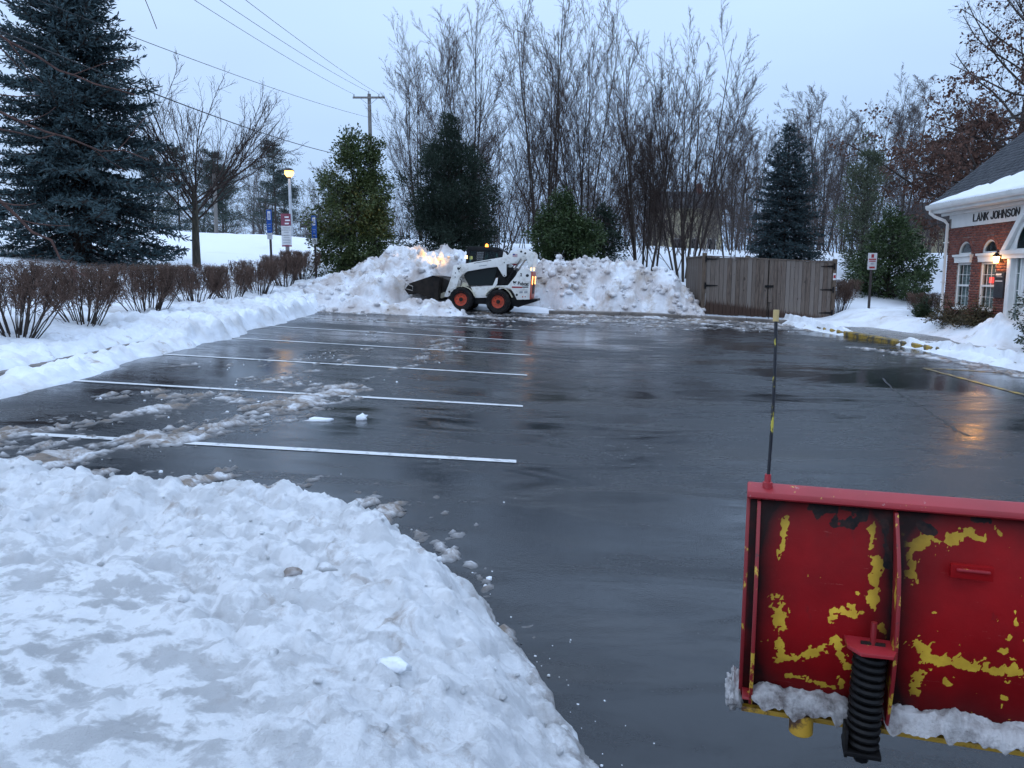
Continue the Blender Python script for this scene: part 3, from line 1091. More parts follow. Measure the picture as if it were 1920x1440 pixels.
# wheels
def wheel(x, z, sgn):
    W = thing('wheel', None, None)
    W.parent = LD
    W.location = (x, sgn * .60, z)
    rr = .385
    prof = [(.20, -.13), (.24, -.15), (.33, -.155), (.365, -.13), (rr - .012, -.09), (rr - .012, .09), (.365, .13), (.33, .155), (.24, .15), (.20, .13)]
    T = MB().lathe([(a, b) for a, b in prof], axis='y', k=36).build('tyre', 'tyre_rubber', W, smooth=True)
    lug = MB()
    for k in range(18):
        for h in (1, -1):
            a0 = 2 * math.pi * (k + (.5 if h < 0 else 0)) / 18
            v = []
            for (rad, yy, da) in ((rr - .03, .0, 0), (rr - .03, .0, .09), (rr - .05, .15, .17), (rr - .05, .15, .28), (rr + .012, .0, .01), (rr + .012, .0, .08), (rr - .008, .145, .18), (rr - .008, .145, .27)):
                an = a0 + da
                v.append((rad * math.cos(an), h * yy, rad * math.sin(an)))
            lug.add(v, [(0, 1, 3, 2), (4, 6, 7, 5), (0, 4, 5, 1), (2, 3, 7, 6), (0, 2, 6, 4), (1, 5, 7, 3)])
    lug.build('tread', 'tyre_rubber', T)
    rim = [(.245, .155), (.25, .135), (.235, .10), (.215, .09), (.20, .06), (.10, .05), (.085, .075), (.0, .075)]
    RM = MB().lathe([(a, sgn * b) for a, b in rim], axis='y', k=28).build('rim', 'rim_orange', W, smooth=True)
    MB().lathe([(0, sgn * .10), (.055, sgn * .10), (.065, sgn * .085), (.065, sgn * .05)], axis='y', k=14).build('hub', 'steel_dark', RM)
    for k in range(8):
        a = 2 * math.pi * k / 8
        MB().lathe([(0, sgn * .065), (.012, sgn * .065), (.012, sgn * .045)], (.13 * math.cos(a), 0, .13 * math.sin(a)), 'y', 6).build('nut', 'steel_dark', RM)
    return W


for cx, cy in ((808, 868), (1245, 886)):
    p = lp(cx, cy)
    for sgn in (1, -1):
        wheel(p[0], .385, sgn)

# tailgate and lamps
tx = lp(1603, 600)[0]
tg = MB().box(tx - .035, tx - .002, -HW + .02, HW - .0, lp(1603, 862)[1], lp(1603, 545)[1]).build('tailgate', 'tail_red', LD, .012)
for y in (.42, -.42):
    MB().box(tx - .05, tx - .036, y - .05, y + .05, lp(1603, 690)[1], lp(1603, 600)[1]).build('tail_light', 'tail_lit', tg, .006)
MB().box(tx - .05, tx - .036, -.25, .25, lp(1603, 800)[1], lp(1603, 620)[1]).build('grille', 'loader_black', tg)
emit('work_lit', (1.0, .60, .22), 3.0)
for y in (.46, -.46):
    MB().lathe([(0, 0), (.022, 0), (.022, .07), (.012, .085), (0, .085)], (tx + .02, y, lp(1603, 530)[1]), 'z', 10).build('work_lamp', 'work_lit', LD)
for y in (.40, -.40):
    a = lp(838, 470)
    MB().box(a[0] - .02, a[0] + .06, y - .07, y + .07, a[1] + .22, a[1] + .32).build('headlamp', 'headlamp_lit', LD, .01)

# decals on both flanks
def decal(name, me, cx, cy, mat, y, flip):
    p = lp(cx, cy)
    me.transform(Matrix.Translation((p[0], y, p[1])) @ Matrix.Rotation(math.pi if not flip else 0, 4, 'Z') @ Matrix.Rotation(math.pi / 2, 4, 'X'))
    return link(name, me, mat, LD)


decal('lettering', text_mesh('Bobcat', .150, .002, .0055, .80), 1455, 697, 'print_black', HW + .004, False)
decal('lettering', text_mesh('2', .125, .002, .007, .9), 1478, 595, 'print_black', HW + .004, False)


def blot(name, polys, mat, y):
    mb = MB()
    for q in polys:
        mb.prism(lpoly(q), y, y + .003)
    return mb.build(name, mat, LD)


cat = [[(1395, 655), (1412, 650), (1420, 660), (1432, 652), (1442, 658), (1430, 672), (1436, 682), (1420, 676), (1405, 680), (1400, 668)], [(1408, 686), (1420, 684), (1414, 694)]]
blot('emblem', cat, 'print_black', HW + .003)
cat2 = [[(x - 1395 + 745, y - 655 + 492 + (x - 1395) * -.1) for x, y in cat[0]], [(765, 535), (780, 532), (772, 548)], [(752, 510), (770, 505), (766, 524)]]
blot('emblem', cat2, 'print_black', .702)
blot('stripe', [[(1390, 712), (1510, 716), (1510, 733), (1390, 730)]], 'print_red', HW + .003)
blot('stripe', [[(1512, 716), (1580, 716), (1580, 728), (1512, 728)]], 'print_black', HW + .003)
blot('stripe', [[(940, 440), (1140, 408), (1142, 415), (940, 446)]], 'print_black', .702)
blot('stripe', [[(1000, 472), (1090, 462), (1092, 470), (1002, 480)]], 'print_grey', .702)
blot('caution_label', [[(1480, 752), (1572, 752), (1572, 758), (1480, 758)], [(1480, 768), (1518, 768), (1518, 792), (1480, 792)], [(1536, 768), (1574, 768), (1574, 792), (1536, 792)]], 'print_grey', HW + .003)
blot('reflector', [[(1514, 826), (1528, 826), (1528, 840), (1514, 840)], [(1545, 826), (1556, 826), (1556, 838), (1545, 838)]], 'tail_red', HW + .003)
blot('cap', [[(1545, 580), (1560, 572), (1576, 580), (1580, 592), (1570, 606), (1552, 606), (1542, 594)], [(1440, 802), (1452, 796), (1464, 804), (1464, 818), (1450, 826), (1438, 816)]], 'print_black', HW + .003)
FL = blot('flag', [[(1385, 340), (1440, 345), (1440, 380), (1385, 376)]], 'print_white', .702)
for k in range(4):
    q = MB().prism(lpoly([(1385, 343 + k * 9), (1440, 348 + k * 9), (1440, 352 + k * 9), (1385, 347 + k * 9)]), .7055, .707).build('flag_stripe', 'print_red', FL)
MB().prism(lpoly([(1385, 340), (1410, 342), (1410, 358), (1385, 357)]), .7075, .709).build('flag_canton', 'print_blue', FL)
blot('tag', [[(1365, 455), (1430, 452), (1436, 470), (1400, 478)]], 'print_red', .52)

LD.location = (-.95, 24.75, lz(-.95, 24.75) - .015)
LD.rotation_euler = (0, R(-3.3), R(172.5))
# its working light, shining forward on to the heap
sp = bpy.data.lights.new('loader_headlight', 'SPOT')
sp.energy = 290
sp.color = (1.0, .55, .15)
sp.spot_size = R(50)
sp.spot_blend = .8
sp.shadow_soft_size = .05
so = bpy.data.objects.new('loader_headlight', sp)
col.objects.link(so)
so.parent = LD
a = lp(838, 470)
so.location = (a[0] + .10, -.38, a[1] + .27)
so.rotation_euler = Vector((-1.0, .50, -.12)).to_track_quat('Z', 'Y').to_euler()

# ================================================================== SNOW PLOW
n = N('plow_red')
f = n.ramp(n.noise(2.2, 5, .6), .35, .7)
c = n.mix(f, (.30, .005, .007), (.17, .003, .005))
c = n.mix(n.ramp(n.noise(9, 6, .75, stretch=(1, 1, .5)), .60, .70, 0, .6), c, (.085, .012, .014))
sc1 = n.ramp(n.noise(30, 6, .85, stretch=(.16, 1, 2.4), dist=.5), .64, .68)
c = n.mix(n.math('MULTIPLY', sc1, .7), c, (.42, .12, .10))
w1 = n.attr('wear')
c = n.mix(n.ramp(w1, .49, .51), c, n.mix(n.ramp(n.noise(14, 4), .35, .7), (.74, .47, .05), (.52, .30, .03)))
g2 = n.math('MULTIPLY', n.attr('edge_shade'), n.ramp(n.noise(5, 6, .7), .25, .6, .85, 1.1))
c = n.mix(g2, c, (.012, .004, .004))  # painted shade darkens the red towards ribs and edges
w2 = n.attr('rust')
c = n.mix(n.ramp(w2, .48, .56), c, n.mix(n.ramp(n.noise(30, 5, .7), .4, .65), (.006, .005, .006), (.030, .012, .010)))
n.color(c)
n.rough(n.ramp(n.noise(11, 5), .3, .7, .38, .60))
n.b.inputs['Specular IOR Level'].default_value = .12
n.bump(n.noise(60, 4, .6), .12, .006)
b_ = n.new('ShaderNodeBump')
MATS['plow_red'] = n.m
n = N('plow_edge')          # chipped red over yellow, on ribs and flanges
f = n.noise(11, 6, .75, stretch=(1, 1, .6))
c = n.mix(n.ramp(f, .57, .59), (.22, .008, .012), (.50, .32, .035))
c = n.mix(n.ramp(n.noise(17, 6, .75), .60, .66), c, (.05, .018, .016))
n.color(c)
n.rough(.5)
n.bump(f, .2, .004)
MATS['plow_edge'] = n.m
n = N('plow_flange')
f = n.noise(9, 6, .75, stretch=(1, 1, .6))
c = n.mix(n.ramp(n.noise(3, 3), .4, .7), (.36, .020, .028), (.27, .014, .020))
c = n.mix(n.ramp(f, .59, .61), c, (.60, .42, .08))
c = n.mix(n.ramp(n.noise(32, 5, .8), .66, .70, 0, .7), c, (.55, .42, .40))
n.color(c)
n.rough(.45)
MATS['plow_flange'] = n.m
n = N('plow_yellow')
f = n.noise(8, 6, .7)
c = n.mix(n.ramp(f, .55, .62), (.52, .30, .03), (.10, .045, .02))
n.color(c)
n.rough(.5)
MATS['plow_yellow'] = n.m
simple('spring_black', (.004, .004, .005), (.010, .009, .009), 9, .5, .2, 60, spec=.2)
n = N('caked_snow')
c = n.mix(n.ramp(n.noise(7, 6, .7), .42, .66), (.62, .60, .60), (.13, .11, .105))
n.color(c)
n.rough(.7)
b1 = n.bump(n.noise(40, 6, .7), .9, .02)
MATS['caked_snow'] = n.m
n = N('marker_rod')
f = n.noise(16, 5, .7, stretch=(1, 1, .35))
zz = n.attr('band')
c = n.mix(n.math('MULTIPLY', n.ramp(f, .56, .58), zz), (.006, .006, .010), (.48, .40, .05))
n.color(c)
n.rough(.4)
MATS['marker_rod'] = n.m
simple('marker_tip', (.52, .38, .16), (.42, .30, .12), 20, .5)

PL = thing('snow_plow', 'red snow plow blade with chipped yellow paint seen from behind, raised above the tarmac', 'snow plow', (.80, 2.5, .37), math.atan2(-.303, .953))
BH, BLn = .76, 2.25


def curve_y(z):
    """moldboard section: bulges back towards the truck"""
    t = z / BH
    return -.105 * np.sin(np.pi * np.clip(t, 0, 1)) ** .9 + .02 * t


def blobs(S, Z, L):
    v = np.full(S.shape, -1.0)
    for (s0, z0, s1, z1, wd) in L:
        a = np.array([s0, z0]); b = np.array([s1, z1]); ab = b - a
        t = np.clip(((S - s0) * ab[0] + (Z - z0) * ab[1]) / max(1e-6, ab @ ab), 0, 1)
        d = np.hypot(s0 + ab[0] * t - S, z0 + ab[1] * t - Z)
        v = np.maximum(v, 1 - d / wd)
    return v


YEL = [(.114, .69, .104, .585, .020), (.375, .69, .378, .63, .018), (.384, .59, .378, .45, .030), (.265, .40, .36, .435, .026), (.103, .44, .106, .345, .034), (.108, .30, .112, .245, .024),
       (.12, .238, .18, .238, .026), (.18, .238, .24, .29, .024), (.277, .33, .315, .235, .024), (.30, .19, .31, .16, .018), (.41, .40, .425, .37, .02),
       (.488, .55, .484, .64, .026), (.484, .645, .56, .668, .034), (.56, .668, .645, .69, .026), (.67, .68, .69, .68, .014), (.52, .345, .565, .295, .040), (.565, .295, .63, .305, .034), (.63, .30, .72, .287, .030), (.72, .29, .84, .308, .036),
       (.525, .24, .52, .19, .030), (.84, .31, 1.0, .33, .03), (.60, .24, .61, .22, .012), (.77, .48, .775, .44, .012), (.74, .36, .75, .36, .012), (.76, .2, .77, .2, .015), (.14, .17, .28, .15, .015), (.83, .45, .86, .37, .014), (.72, .72, .73, .70, .012), (1.1, .5, 1.3, .45, .04)]
RST = [(.22, .725, .34, .735, .05), (.26, .70, .31, .69, .035), (.08, .745, .20, .75, .022), (.66, .735, .70, .735, .026), (.02, .02, 2.2, .02, .035), (.515, .70, .55, .69, .022), (.41, .70, .42, .58, .02), (.02, .75, 2.2, .752, .014)]
ss = np.concatenate([np.linspace(0, .95, 260), np.linspace(.95, BLn, 40)[1:]]); zs = np.linspace(0, BH, 150)
S, Z = np.meshgrid(ss, zs, indexing='ij')
nzv = fbm(S * 24, Z * 24, 4, 101, .6); nz2 = fbm(S * 60, Z * 60, 3, 104, .6)
wear = np.clip(blobs(S, Z, YEL) * .9 + .02, -.85, 1) + .62 * nzv + .42 * nz2
wear = np.maximum(wear, (fbm(S * 26, Z * 26, 4, 107, .6) - .98) * 2 + .5)
rust = np.clip(blobs(S, Z, RST), -.5, 1) + .50 * fbm(S * 16, Z * 16, 5, 109, .65)
idx = np.arange(S.size).reshape(S.shape)
Fq = np.stack([idx[:-1, :-1], idx[1:, :-1], idx[1:, 1:], idx[:-1, 1:]], -1).reshape(-1, 4)
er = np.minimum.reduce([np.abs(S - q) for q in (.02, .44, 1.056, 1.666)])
edge_shade = np.clip(1.1 * np.exp(-(er / .055) ** 1.2) + 1.1 * np.exp(-(Z / .15) ** 1.4) + .85 * np.exp(-((BH - Z) / .10) ** 1.3) + .16 * fbm(S * 5, Z * 5, 4, 113) - .04, 0, .95)  # shade painted along ribs, foot and top of the blade, broken by noise
dent = .004 * fbm(S * 3, Z * 3, 3, 111)
mesh_np('moldboard', np.stack([S, curve_y(Z) + dent, Z], -1).reshape(-1, 3), Fq, 'plow_red', PL, True, {'wear': wear.ravel(), 'rust': rust.ravel(), 'edge_shade': edge_shade.ravel()})
# front skin so the blade has thickness
mesh_np('front_skin', np.stack([S, curve_y(Z) + .012, Z], -1)[::20, ::6].reshape(-1, 3), None if False else (lambda i: np.stack([i[:-1, :-1], i[:-1, 1:], i[1:, 1:], i[1:, :-1]], -1).reshape(-1, 4))(np.arange(S[::20, ::6].size).reshape(S[::20, ::6].shape)), 'plow_edge', PL, True)
# rolled top flange
MB().prism([(.035, BH + .002), (-.018, BH - .014), (-.028, BH - .006), (-.024, BH + .012), (.03, BH + .032), (.05, BH + .026)], -.012, BLn, 'x').build('top_flange', 'plow_flange', PL, .006)


def rib(x, thick, dep):
    zz = np.linspace(.05, BH - .02, 14)
    back = [(float(curve_y(z)) - dep * min(1, (BH - z) / .25 + .35), z) for z in zz]
    frnt = [(float(curve_y(z)) + .008, z) for z in zz[::-1]]
    return MB().prism(back + frnt, x, x + thick, 'x').build('rib', 'plow_edge', PL, .003)


rib(.022, .012, .055)
rib(.435, .012, .075)
rib(1.05, .012, .075)
rib(1.66, .012, .075)
MB().prism([(float(curve_y(z)) + .004, z) for z in np.linspace(0, BH, 12)] + [(.085 - .06 * z / BH, z) for z in np.linspace(BH, 0, 6)], -.012, .0, 'x').build('end_plate', 'plow_edge', PL, .002)
# bottom angle, cutting edge and shoe socket
MB().prism([(.02, .10), (-.085, .078), (-.088, .070), (.02, .088)], .0, BLn, 'x').build('bottom_flange', 'plow_edge', PL, .003)
MB().prism([(.02, .10), (.02, -.02), (.008, -.02), (.008, .10)], .0, BLn, 'x').build('cutting_edge', 'steel_dark', PL, .002)
MB().prism([(-.03, .012), (.006, .012), (.006, -.012), (-.03, -.006)], .0, BLn, 'x').build('lower_bar', 'plow_yellow', PL, .003)
mb = MB()
mb.lathe([(.0, -.03), (.034, -.03), (.038, -.026), (.038, .045), (.030, .045), (.030, .0), (0, .0)], (.192, -.06, -.0), 'z', 20)
mb.build('shoe_socket', 'plow_yellow', PL, smooth=True)
# caked snow on the bottom ledge
for (x0, x1, sd) in ((.03, .335, 3), (.43, 2.2, 4)):
    xs = np.arange(x0, x1, .006); q = np.linspace(0, 1, 24)
    A, B = np.meshgrid(xs, q, indexing='ij')
    en = np.clip(np.minimum(A - x0, x1 - A) / .05, 0, 1) ** .5
    hgt = (.022 + .024 * fbm(A * 9, B * 1.0, 4, 120 + sd) + .012 * fbm(A * 40, B * 9, 3, 130 + sd)) * en + .012
    ang = B * np.pi * 1.0
    yy = -.048 - .070 * np.cos(ang) * (.9 + .25 * fbm(A * 12, B * 2, 3, 140 + sd))
    # the front of the cake hangs a little over the ledge
    zz = .086 + hgt * np.sin(ang) - .055 * (1 - sstep(0, .35, B)) * en * (.6 + .8 * fbm(A * 14, B, 3, 150 + sd))
    i = np.arange(A.size).reshape(A.shape)
    f = np.stack([i[:-1, :-1], i[1:, :-1], i[1:, 1:], i[:-1, 1:]], -1).reshape(-1, 4)
    tag(mesh_np('caked_snow', np.stack([A, yy, zz], -1).reshape(-1, 3), f, 'caked_snow', PL, True), 'dirty snow caked along the bottom ledge')
r = np.random.RandomState(31)
_bm = bmesh.new()
bmesh.ops.create_icosphere(_bm, subdivisions=5, radius=1)
V = np.array([v.co[:] for v in _bm.verts]); Fc = np.array([[v.index for v in f.verts] for f in _bm.faces])
_bm.free()
a1 = np.arctan2(V[:, 1], V[:, 0]); 
dsp = 1 + .35 * fbm(V[:, 0] * 2 + V[:, 2], V[:, 1] * 2 + V[:, 2] * 1.5, 3, 171) + .16 * fbm(V[:, 0] * 4 + V[:, 2] * 3, V[:, 1] * 4 - V[:, 2] * 3, 3, 173, .5)
V = V * dsp[:, None] * np.array([.032, .035, .068]) + np.array([-.022, .0, .055])
tag(mesh_np('snow_clump', V, Fc, 'caked_snow', PL, True), 'snow clump stuck to the lower left corner')
# trip spring with its bracket and eye bolt
SPx, SPy = .375, -.135
mb = MB()
pts = []
turns = 12
for k in range(turns * 14 + 1):
    a = 2 * math.pi * k / 14
    z = .325 - (.325 - .012) * k / (turns * 14)
    pts.append((SPx + .041 * math.cos(a) - .006 * (k / (turns * 14)), SPy + .041 * math.sin(a), z))
mb.tube(pts, .0105, 7)
SPR = mb.build('trip_spring', 'spring_black', PL, smooth=True)
MB().lathe([(.0, .33), (.028, .33), (.028, .0), (0, .0)], (SPx - .003, SPy, 0), 'z', 14).build('spring_core', 'spring_black', SPR)
mb = MB()
mb.prism([(SPx - .075, SPy + .07), (SPx - .07, SPy - .03), (SPx - .035, SPy - .075), (SPx + .055, SPy - .07), (SPx + .07, SPy - .03), (SPx + .065, SPy + .07)], .335, .347, 'z')
BRK = mb.build('spring_bracket', 'plow_flange', PL, .002)
MB().tube([(SPx + .005, SPy - .005, .30), (SPx + .005, SPy - .005, .42)], .009, 8).build('eye_bolt', 'plow_edge', BRK)
mb = MB()
mb.box(SPx - .03, SPx + .04, SPy - .012, SPy - .002, .347, .355)
mb.build('washer', 'steel_dark', BRK)
mb = MB()
mb.box(SPx - .062, SPx + .045, SPy - .05, SPy + .05, -.012, .004)
mb.box(SPx - .062, SPx - .052, SPy - .045, SPy + .03, -.02, .07)
SEAT = mb.build('spring_seat', 'spring_black', PL, .003)
MB().tube([(SPx - .006, SPy, -.045), (SPx - .006, SPy, -.01)], .022, 8).build('nut', 'spring_black', SEAT)
MB().tube([(SPx - .04, SPy, -.028), (SPx + .03, SPy, -.028)], .010, 8).build('bolt', 'plow_yellow', SEAT)
# red backing tab that carries the bracket
MB().box(SPx - .06, SPx + .06, -.09, SPy + .07, .336, .346).build('bracket_tab', 'plow_flange', PL)
# welded scar
MB().box(.60, .69, -.112, -.095, .60, .608).build('weld_bead', 'plow_flange', PL, .003)
MB().box(.585, .70, -.1035, -.085, .576, .618).build('patch_plate', 'plow_red', PL, .002)
# marker rod
zz = np.linspace(0, .56, 40)
V = []; band = []
for z in zz:
    for j in range(10):
        a = 2 * math.pi * j / 10
        V.append((.052 + .006 * math.sin(z * 5) + .0054 * math.cos(a), .01 + .0054 * math.sin(a), BH + .03 + z)); band.append(1.0 if .18 < z < .50 else 0.)
i = np.arange(40 * 10).reshape(40, 10)
f = np.stack([i[:-1], np.roll(i, -1, 1)[:-1], np.roll(i, -1, 1)[1:], i[1:]], -1).reshape(-1, 4)
ROD = mesh_np('marker_rod', V, f, 'marker_rod', PL, True, {'band': band})
MB().tube([(.0535, .01, BH + .575), (.054, .01, BH + .612)], .0095, 10).build('tip', 'marker_tip', ROD)
MB().lathe([(.0, .055), (.010, .055), (.011, .03), (.016, .028), (.017, .0), (0, 0)], (.052, .01, BH + .012), 'z', 12).build('rod_socket', 'plow_flange', ROD)

# ================================================================== WOODEN ENCLOSURE
n = N('weathered_board')
oi = n.new('ShaderNodeObjectInfo')
geo = n.new('ShaderNodeNewGeometry')
ofs = n.new('ShaderNodeVectorMath', operation='ADD')
cmb = n.new('ShaderNodeCombineXYZ')
n.link(n.math('MULTIPLY', oi.outputs['Random'], 37.0), cmb.inputs[2])
n.link(geo.outputs['Position'], ofs.inputs[0])
n.link(cmb.outputs[0], ofs.inputs[1])


def wn(scale, det, st, dist=0.):
    a_ = n.new('ShaderNodeTexNoise')
    a_.inputs['Scale'].default_value = scale
    a_.inputs['Detail'].default_value = det
    a_.inputs['Distortion'].default_value = dist
    m_ = n.new('ShaderNodeMapping')
    m_.inputs['Scale'].default_value = st
    n.link(ofs.outputs[0], m_.inputs[0])
    n.link(m_.outputs[0], a_.inputs['Vector'])
    return a_.outputs[0]


gr = wn(6.0, 6, (6, 6, .5), .8)
c = n.mix(n.ramp(gr, .3, .7), (.175, .132, .104), (.055, .041, .033))
c = n.mix(n.ramp(oi.outputs['Random'], 0, 1, -.3, .85), c, (.205, .178, .158))
kn = n.ramp(wn(3.0, 2, (2.2, 2.2, 1.3)), .70, .74)
c = n.mix(kn, c, (.05, .036, .028))
sx = n.new('ShaderNodeSeparateXYZ')
n.link(geo.outputs['Position'], sx.inputs[0])
# rising damp: meltwater soaks the foot of the boards, most at the snowy end
top = n.math('ADD', n.ramp(sx.outputs[0], 6.3, 10.6, 1.10, .52), n.math('MULTIPLY', n.math('SUBTRACT', n.noise(4.5, 4, .65, stretch=(1, 1, .25)), .5), .75))
dmp = n.ramp(n.math('SUBTRACT', top, sx.outputs[2]), -.02, .06)
c = n.mix(dmp, c, (.052, .026, .016))
n.color(c)
n.rough(.75)
n.bump(gr, .35, .006)
MATS['weathered_board'] = n.m
simple('gap_dark', (.022, .016, .012), (.035, .025, .018), 4, .9)
simple('post_wood', (.125, .090, .064), (.075, .053, .038), 5, .75, .4, 40, stretch=(4, 4, .6))
simple('iron_black', (.006, .006, .007), (.012, .011, .011), 8, .5, spec=.2)

EN = thing('wooden_enclosure', 'grey weathered board dumpster enclosure with double gates and black hinges', 'enclosure', (6.28, 25.5, .58))
r = random.Random(5)
ub = MB().box(0, 1, 0, 1, 0, 1)
unit = ub.build('board', 'weathered_board')
unit_me = unit.data
bpy.data.objects.remove(unit)


def boards(parent, p, q, z0f, hgt, wd=.138, th=.02, flip=1):
    """a run of upright boards from p to q (local xy)"""
    p = Vector((p[0], p[1], 0)); q = Vector((q[0], q[1], 0))
    L = (q - p).length
    d = (q - p) / L
    ang = math.atan2(d.y, d.x)
    x = 0.
    while x < L - .03:
        b = min(wd * r.uniform(.86, 1.12), L - x)
        o = bpy.data.objects.new('board', unit_me)
        col.objects.link(o)
        o.parent = parent
        z = z0f(x)
        o.location = (p.x + d.x * x, p.y + d.y * x, z + r.uniform(-.012, .012))
        o.location.y += r.uniform(-.004, .004)
        o.rotation_euler = (0, r.uniform(-.002, .002), ang)
        o.scale = (b - .010, th * flip, hgt)
        x += b


W_ = 4.32
G1 = thing('gate', None, None); G1.parent = EN
G2 = thing('gate', None, None); G2.parent = EN
boards(G1, (.10, 0), (2.14, 0), lambda x: .06 - .047 * (x + .1), 1.88)
boards(G2, (2.17, 0), (4.24, 0), lambda x: -.047 * (x + 2.17) + .05, 1.88)
for G, x0, x1 in ((G1, .10, 2.14), (G2, 2.17, 4.24)):
    za = 1.95 - .047 * x0; zb = 1.95 - .047 * x1
    MB().add([(x0, -.03, za), (x1, -.03, zb), (x1, .05, zb), (x0, .05, za), (x0, -.03, za + .03), (x1, -.03, zb + .03), (x1, .05, zb + .03), (x0, .05, za + .03)],
             [(0, 3, 2, 1), (4, 5, 6, 7), (0, 1, 5, 4), (1, 2, 6, 5), (2, 3, 7, 6), (3, 0, 4, 7)]).build('cap_rail', 'weathered_board', G)
    for zz in (.25, 1.6):
        MB().add([(x0, .025, zz - .047 * x0), (x1, .025, zz - .047 * x1), (x1, .06, zz - .047 * x1), (x0, .06, zz - .047 * x0), (x0, .025, zz + .09 - .047 * x0), (x1, .025, zz + .09 - .047 * x1), (x1, .06, zz + .09 - .047 * x1), (x0, .06, zz + .09 - .047 * x0)],
                 [(0, 3, 2, 1), (4, 5, 6, 7), (0, 1, 5, 4), (1, 2, 6, 5), (2, 3, 7, 6), (3, 0, 4, 7)]).build('rail', 'post_wood', G)
for G, x0, x1 in ((G1, .11, 2.205), (G2, 2.208, 4.235)):
    MB().prism([(x0, .07 - .047 * x0), (x1, .07 - .047 * x1), (x1, 1.92 - .047 * x1), (x0, 1.92 - .047 * x0)], .0245, .034).build('backing', 'gap_dark', G)  # added dark sheet gives the gaps between boards their shade
for x, zz in ((0.02, 2.06), (4.30, 1.86)):
    MB().box(x - .06, x + .06, -.06, .06, -.35, zz).build('post', 'post_wood', EN, .012)
SIDE = thing('side_panel', None, None); SIDE.parent = EN
boards(SIDE, (-.02, .08), (.28, 3.5), lambda x: .0 + .03 * x / 3.5, 1.93)
BACKP = thing('back_panel', None, None); BACKP.parent = EN
boards(BACKP, (.30, 3.52), (4.7, 3.52), lambda x: .05 - .03 * x, 1.95)
SIDE2 = thing('side_panel', None, None); SIDE2.parent = EN
boards(SIDE2, (4.36, .05), (4.72, 3.5), lambda x: -.15 + .03 * x / 3.5, 1.93)
for (p, q, za, zb, P_) in (((-.03, .08), (.27, 3.5), 1.94, 1.97, SIDE), ((.30, 3.52), (4.7, 3.52), 2.0, 1.87, BACKP), ((4.36, .05), (4.72, 3.5), 1.79, 1.82, SIDE2)):
    d = Vector((q[0] - p[0], q[1] - p[1])).normalized(); m = Vector((-d.y, d.x)) * .05
    v = []
    for dz in (0, .03):
        for (c_, z, s) in ((p, za, -1), (q, zb, -1), (q, zb, 1), (p, za, 1)):
            v.append((c_[0] + m.x * s, c_[1] + m.y * s, z + dz))
    MB().add(v, [(0, 3, 2, 1), (4, 5, 6, 7), (0, 1, 5, 4), (1, 2, 6, 5), (2, 3, 7, 6), (3, 0, 4, 7)]).build('cap_rail', 'weathered_board', P_)
MB().box(.24, .36, 3.46, 3.58, -.3, 2.04).build('post', 'post_wood', EN, .012)
MB().box(2.42, 2.54, 3.46, 3.58, -.3, 2.06).build('post', 'post_wood', EN, .012)


def hinge(G, x, z, s):
    mb = MB()
    mb.box(x - .025, x + .025, -.085, -.062, z - .10, z + .10)
    mb.prism([(x, z - .035), (x + s * .42, z - .012), (x + s * .42, z + .012), (x, z + .035)], -.034, -.026)
    mb.tube([(x + s * .02, -.07, z - .05), (x + s * .02, -.07, z + .05)], .018, 8)
    mb.build('hinge', 'iron_black', G)


for z in (1.88, 1.02):
    hinge(G1, .06, z - .02, 1)
for z in (1.62, .86, .10):
    hinge(G2, 4.27, z + .0, -1)
MB().box(2.03, 2.32, -.035, -.022, .93, 1.01).box(2.10, 2.24, -.05, -.035, .94, 1.0).build('latch', 'iron_black', G1)
MB().tube([(2.20, -.03, .45), (2.20, -.03, -.12)], .012, 6).tube([(2.14, -.03, .44), (2.25, -.03, .44)], .010, 6).build('drop_bolt', 'iron_black', G2)
NOT = MB().box(4.245, 4.335, -.068, -.0605, 1.18, 1.40).build('notice', 'print_white', EN)
MB().box(4.255, 4.325, -.0705, -.0685, 1.24, 1.34).build('print', 'print_red', NOT)
NOT = MB().box(-.02, .09, .2, .206, 1.70, 1.84).build('notice', 'print_white', EN)

# ================================================================== BRICK BUILDING
n = N('brick')
isl = n.island()
c = n.mix(isl, (.225, .070, .048), (.115, .036, .030))
c = n.mix(n.ramp(n.noise(9, 4), .45, .75, 0, .5), c, (.26, .12, .09))
n.color(c)
n.rough(.8)
n.bump(n.noise(60, 4), .4, .006)
MATS['brick'] = n.m
simple('mortar', (.30, .26, .23), (.22, .19, .17), 12, .9, .3, 60)
simple('white_trim', (.80, .80, .78), (.72, .72, .70), 3, .45)
n = N('roof_shingle')
c = n.mix(n.island(), (.055, .060, .072), (.095, .10, .115))
n.color(n.mix(n.ramp(n.noise(60, 3, .7), .4, .7), c, (.05, .055, .062)))
n.rough(.85)
n.bump(n.noise(120, 3, .7), .5, .006)
MATS['roof_shingle'] = n.m
simple('plaque_grey', (.030, .034, .042), (.045, .05, .058), 4, .4)
simple('blind_slat', (.50, .53, .52), (.42, .46, .46), 3, .6)
simple('room_dark', (.035, .04, .04), (.05, .055, .05), 2, .9)
n = N('pane_glass')
n.t.nodes.remove(n.b)
tr = n.new('ShaderNodeBsdfTransparent')
tr.inputs[0].default_value = (.80, .86, .86, 1)
gl = n.new('ShaderNodeBsdfGlossy')
gl.inputs['Roughness'].default_value = .03
fr = n.new('ShaderNodeLayerWeight')
mx = n.new('ShaderNodeMixShader')
n.link(n.math('ADD', n.math('MULTIPLY', n.math('POWER', fr.outputs['Facing'], 4.0), .8), .03), mx.inputs[0]); n.link(tr.outputs[0], mx.inputs[1]); n.link(gl.outputs[0], mx.inputs[2])
n.link(mx.outputs[0], n.t.nodes['Material Output'].inputs[0])
MATS['pane_glass'] = n.m

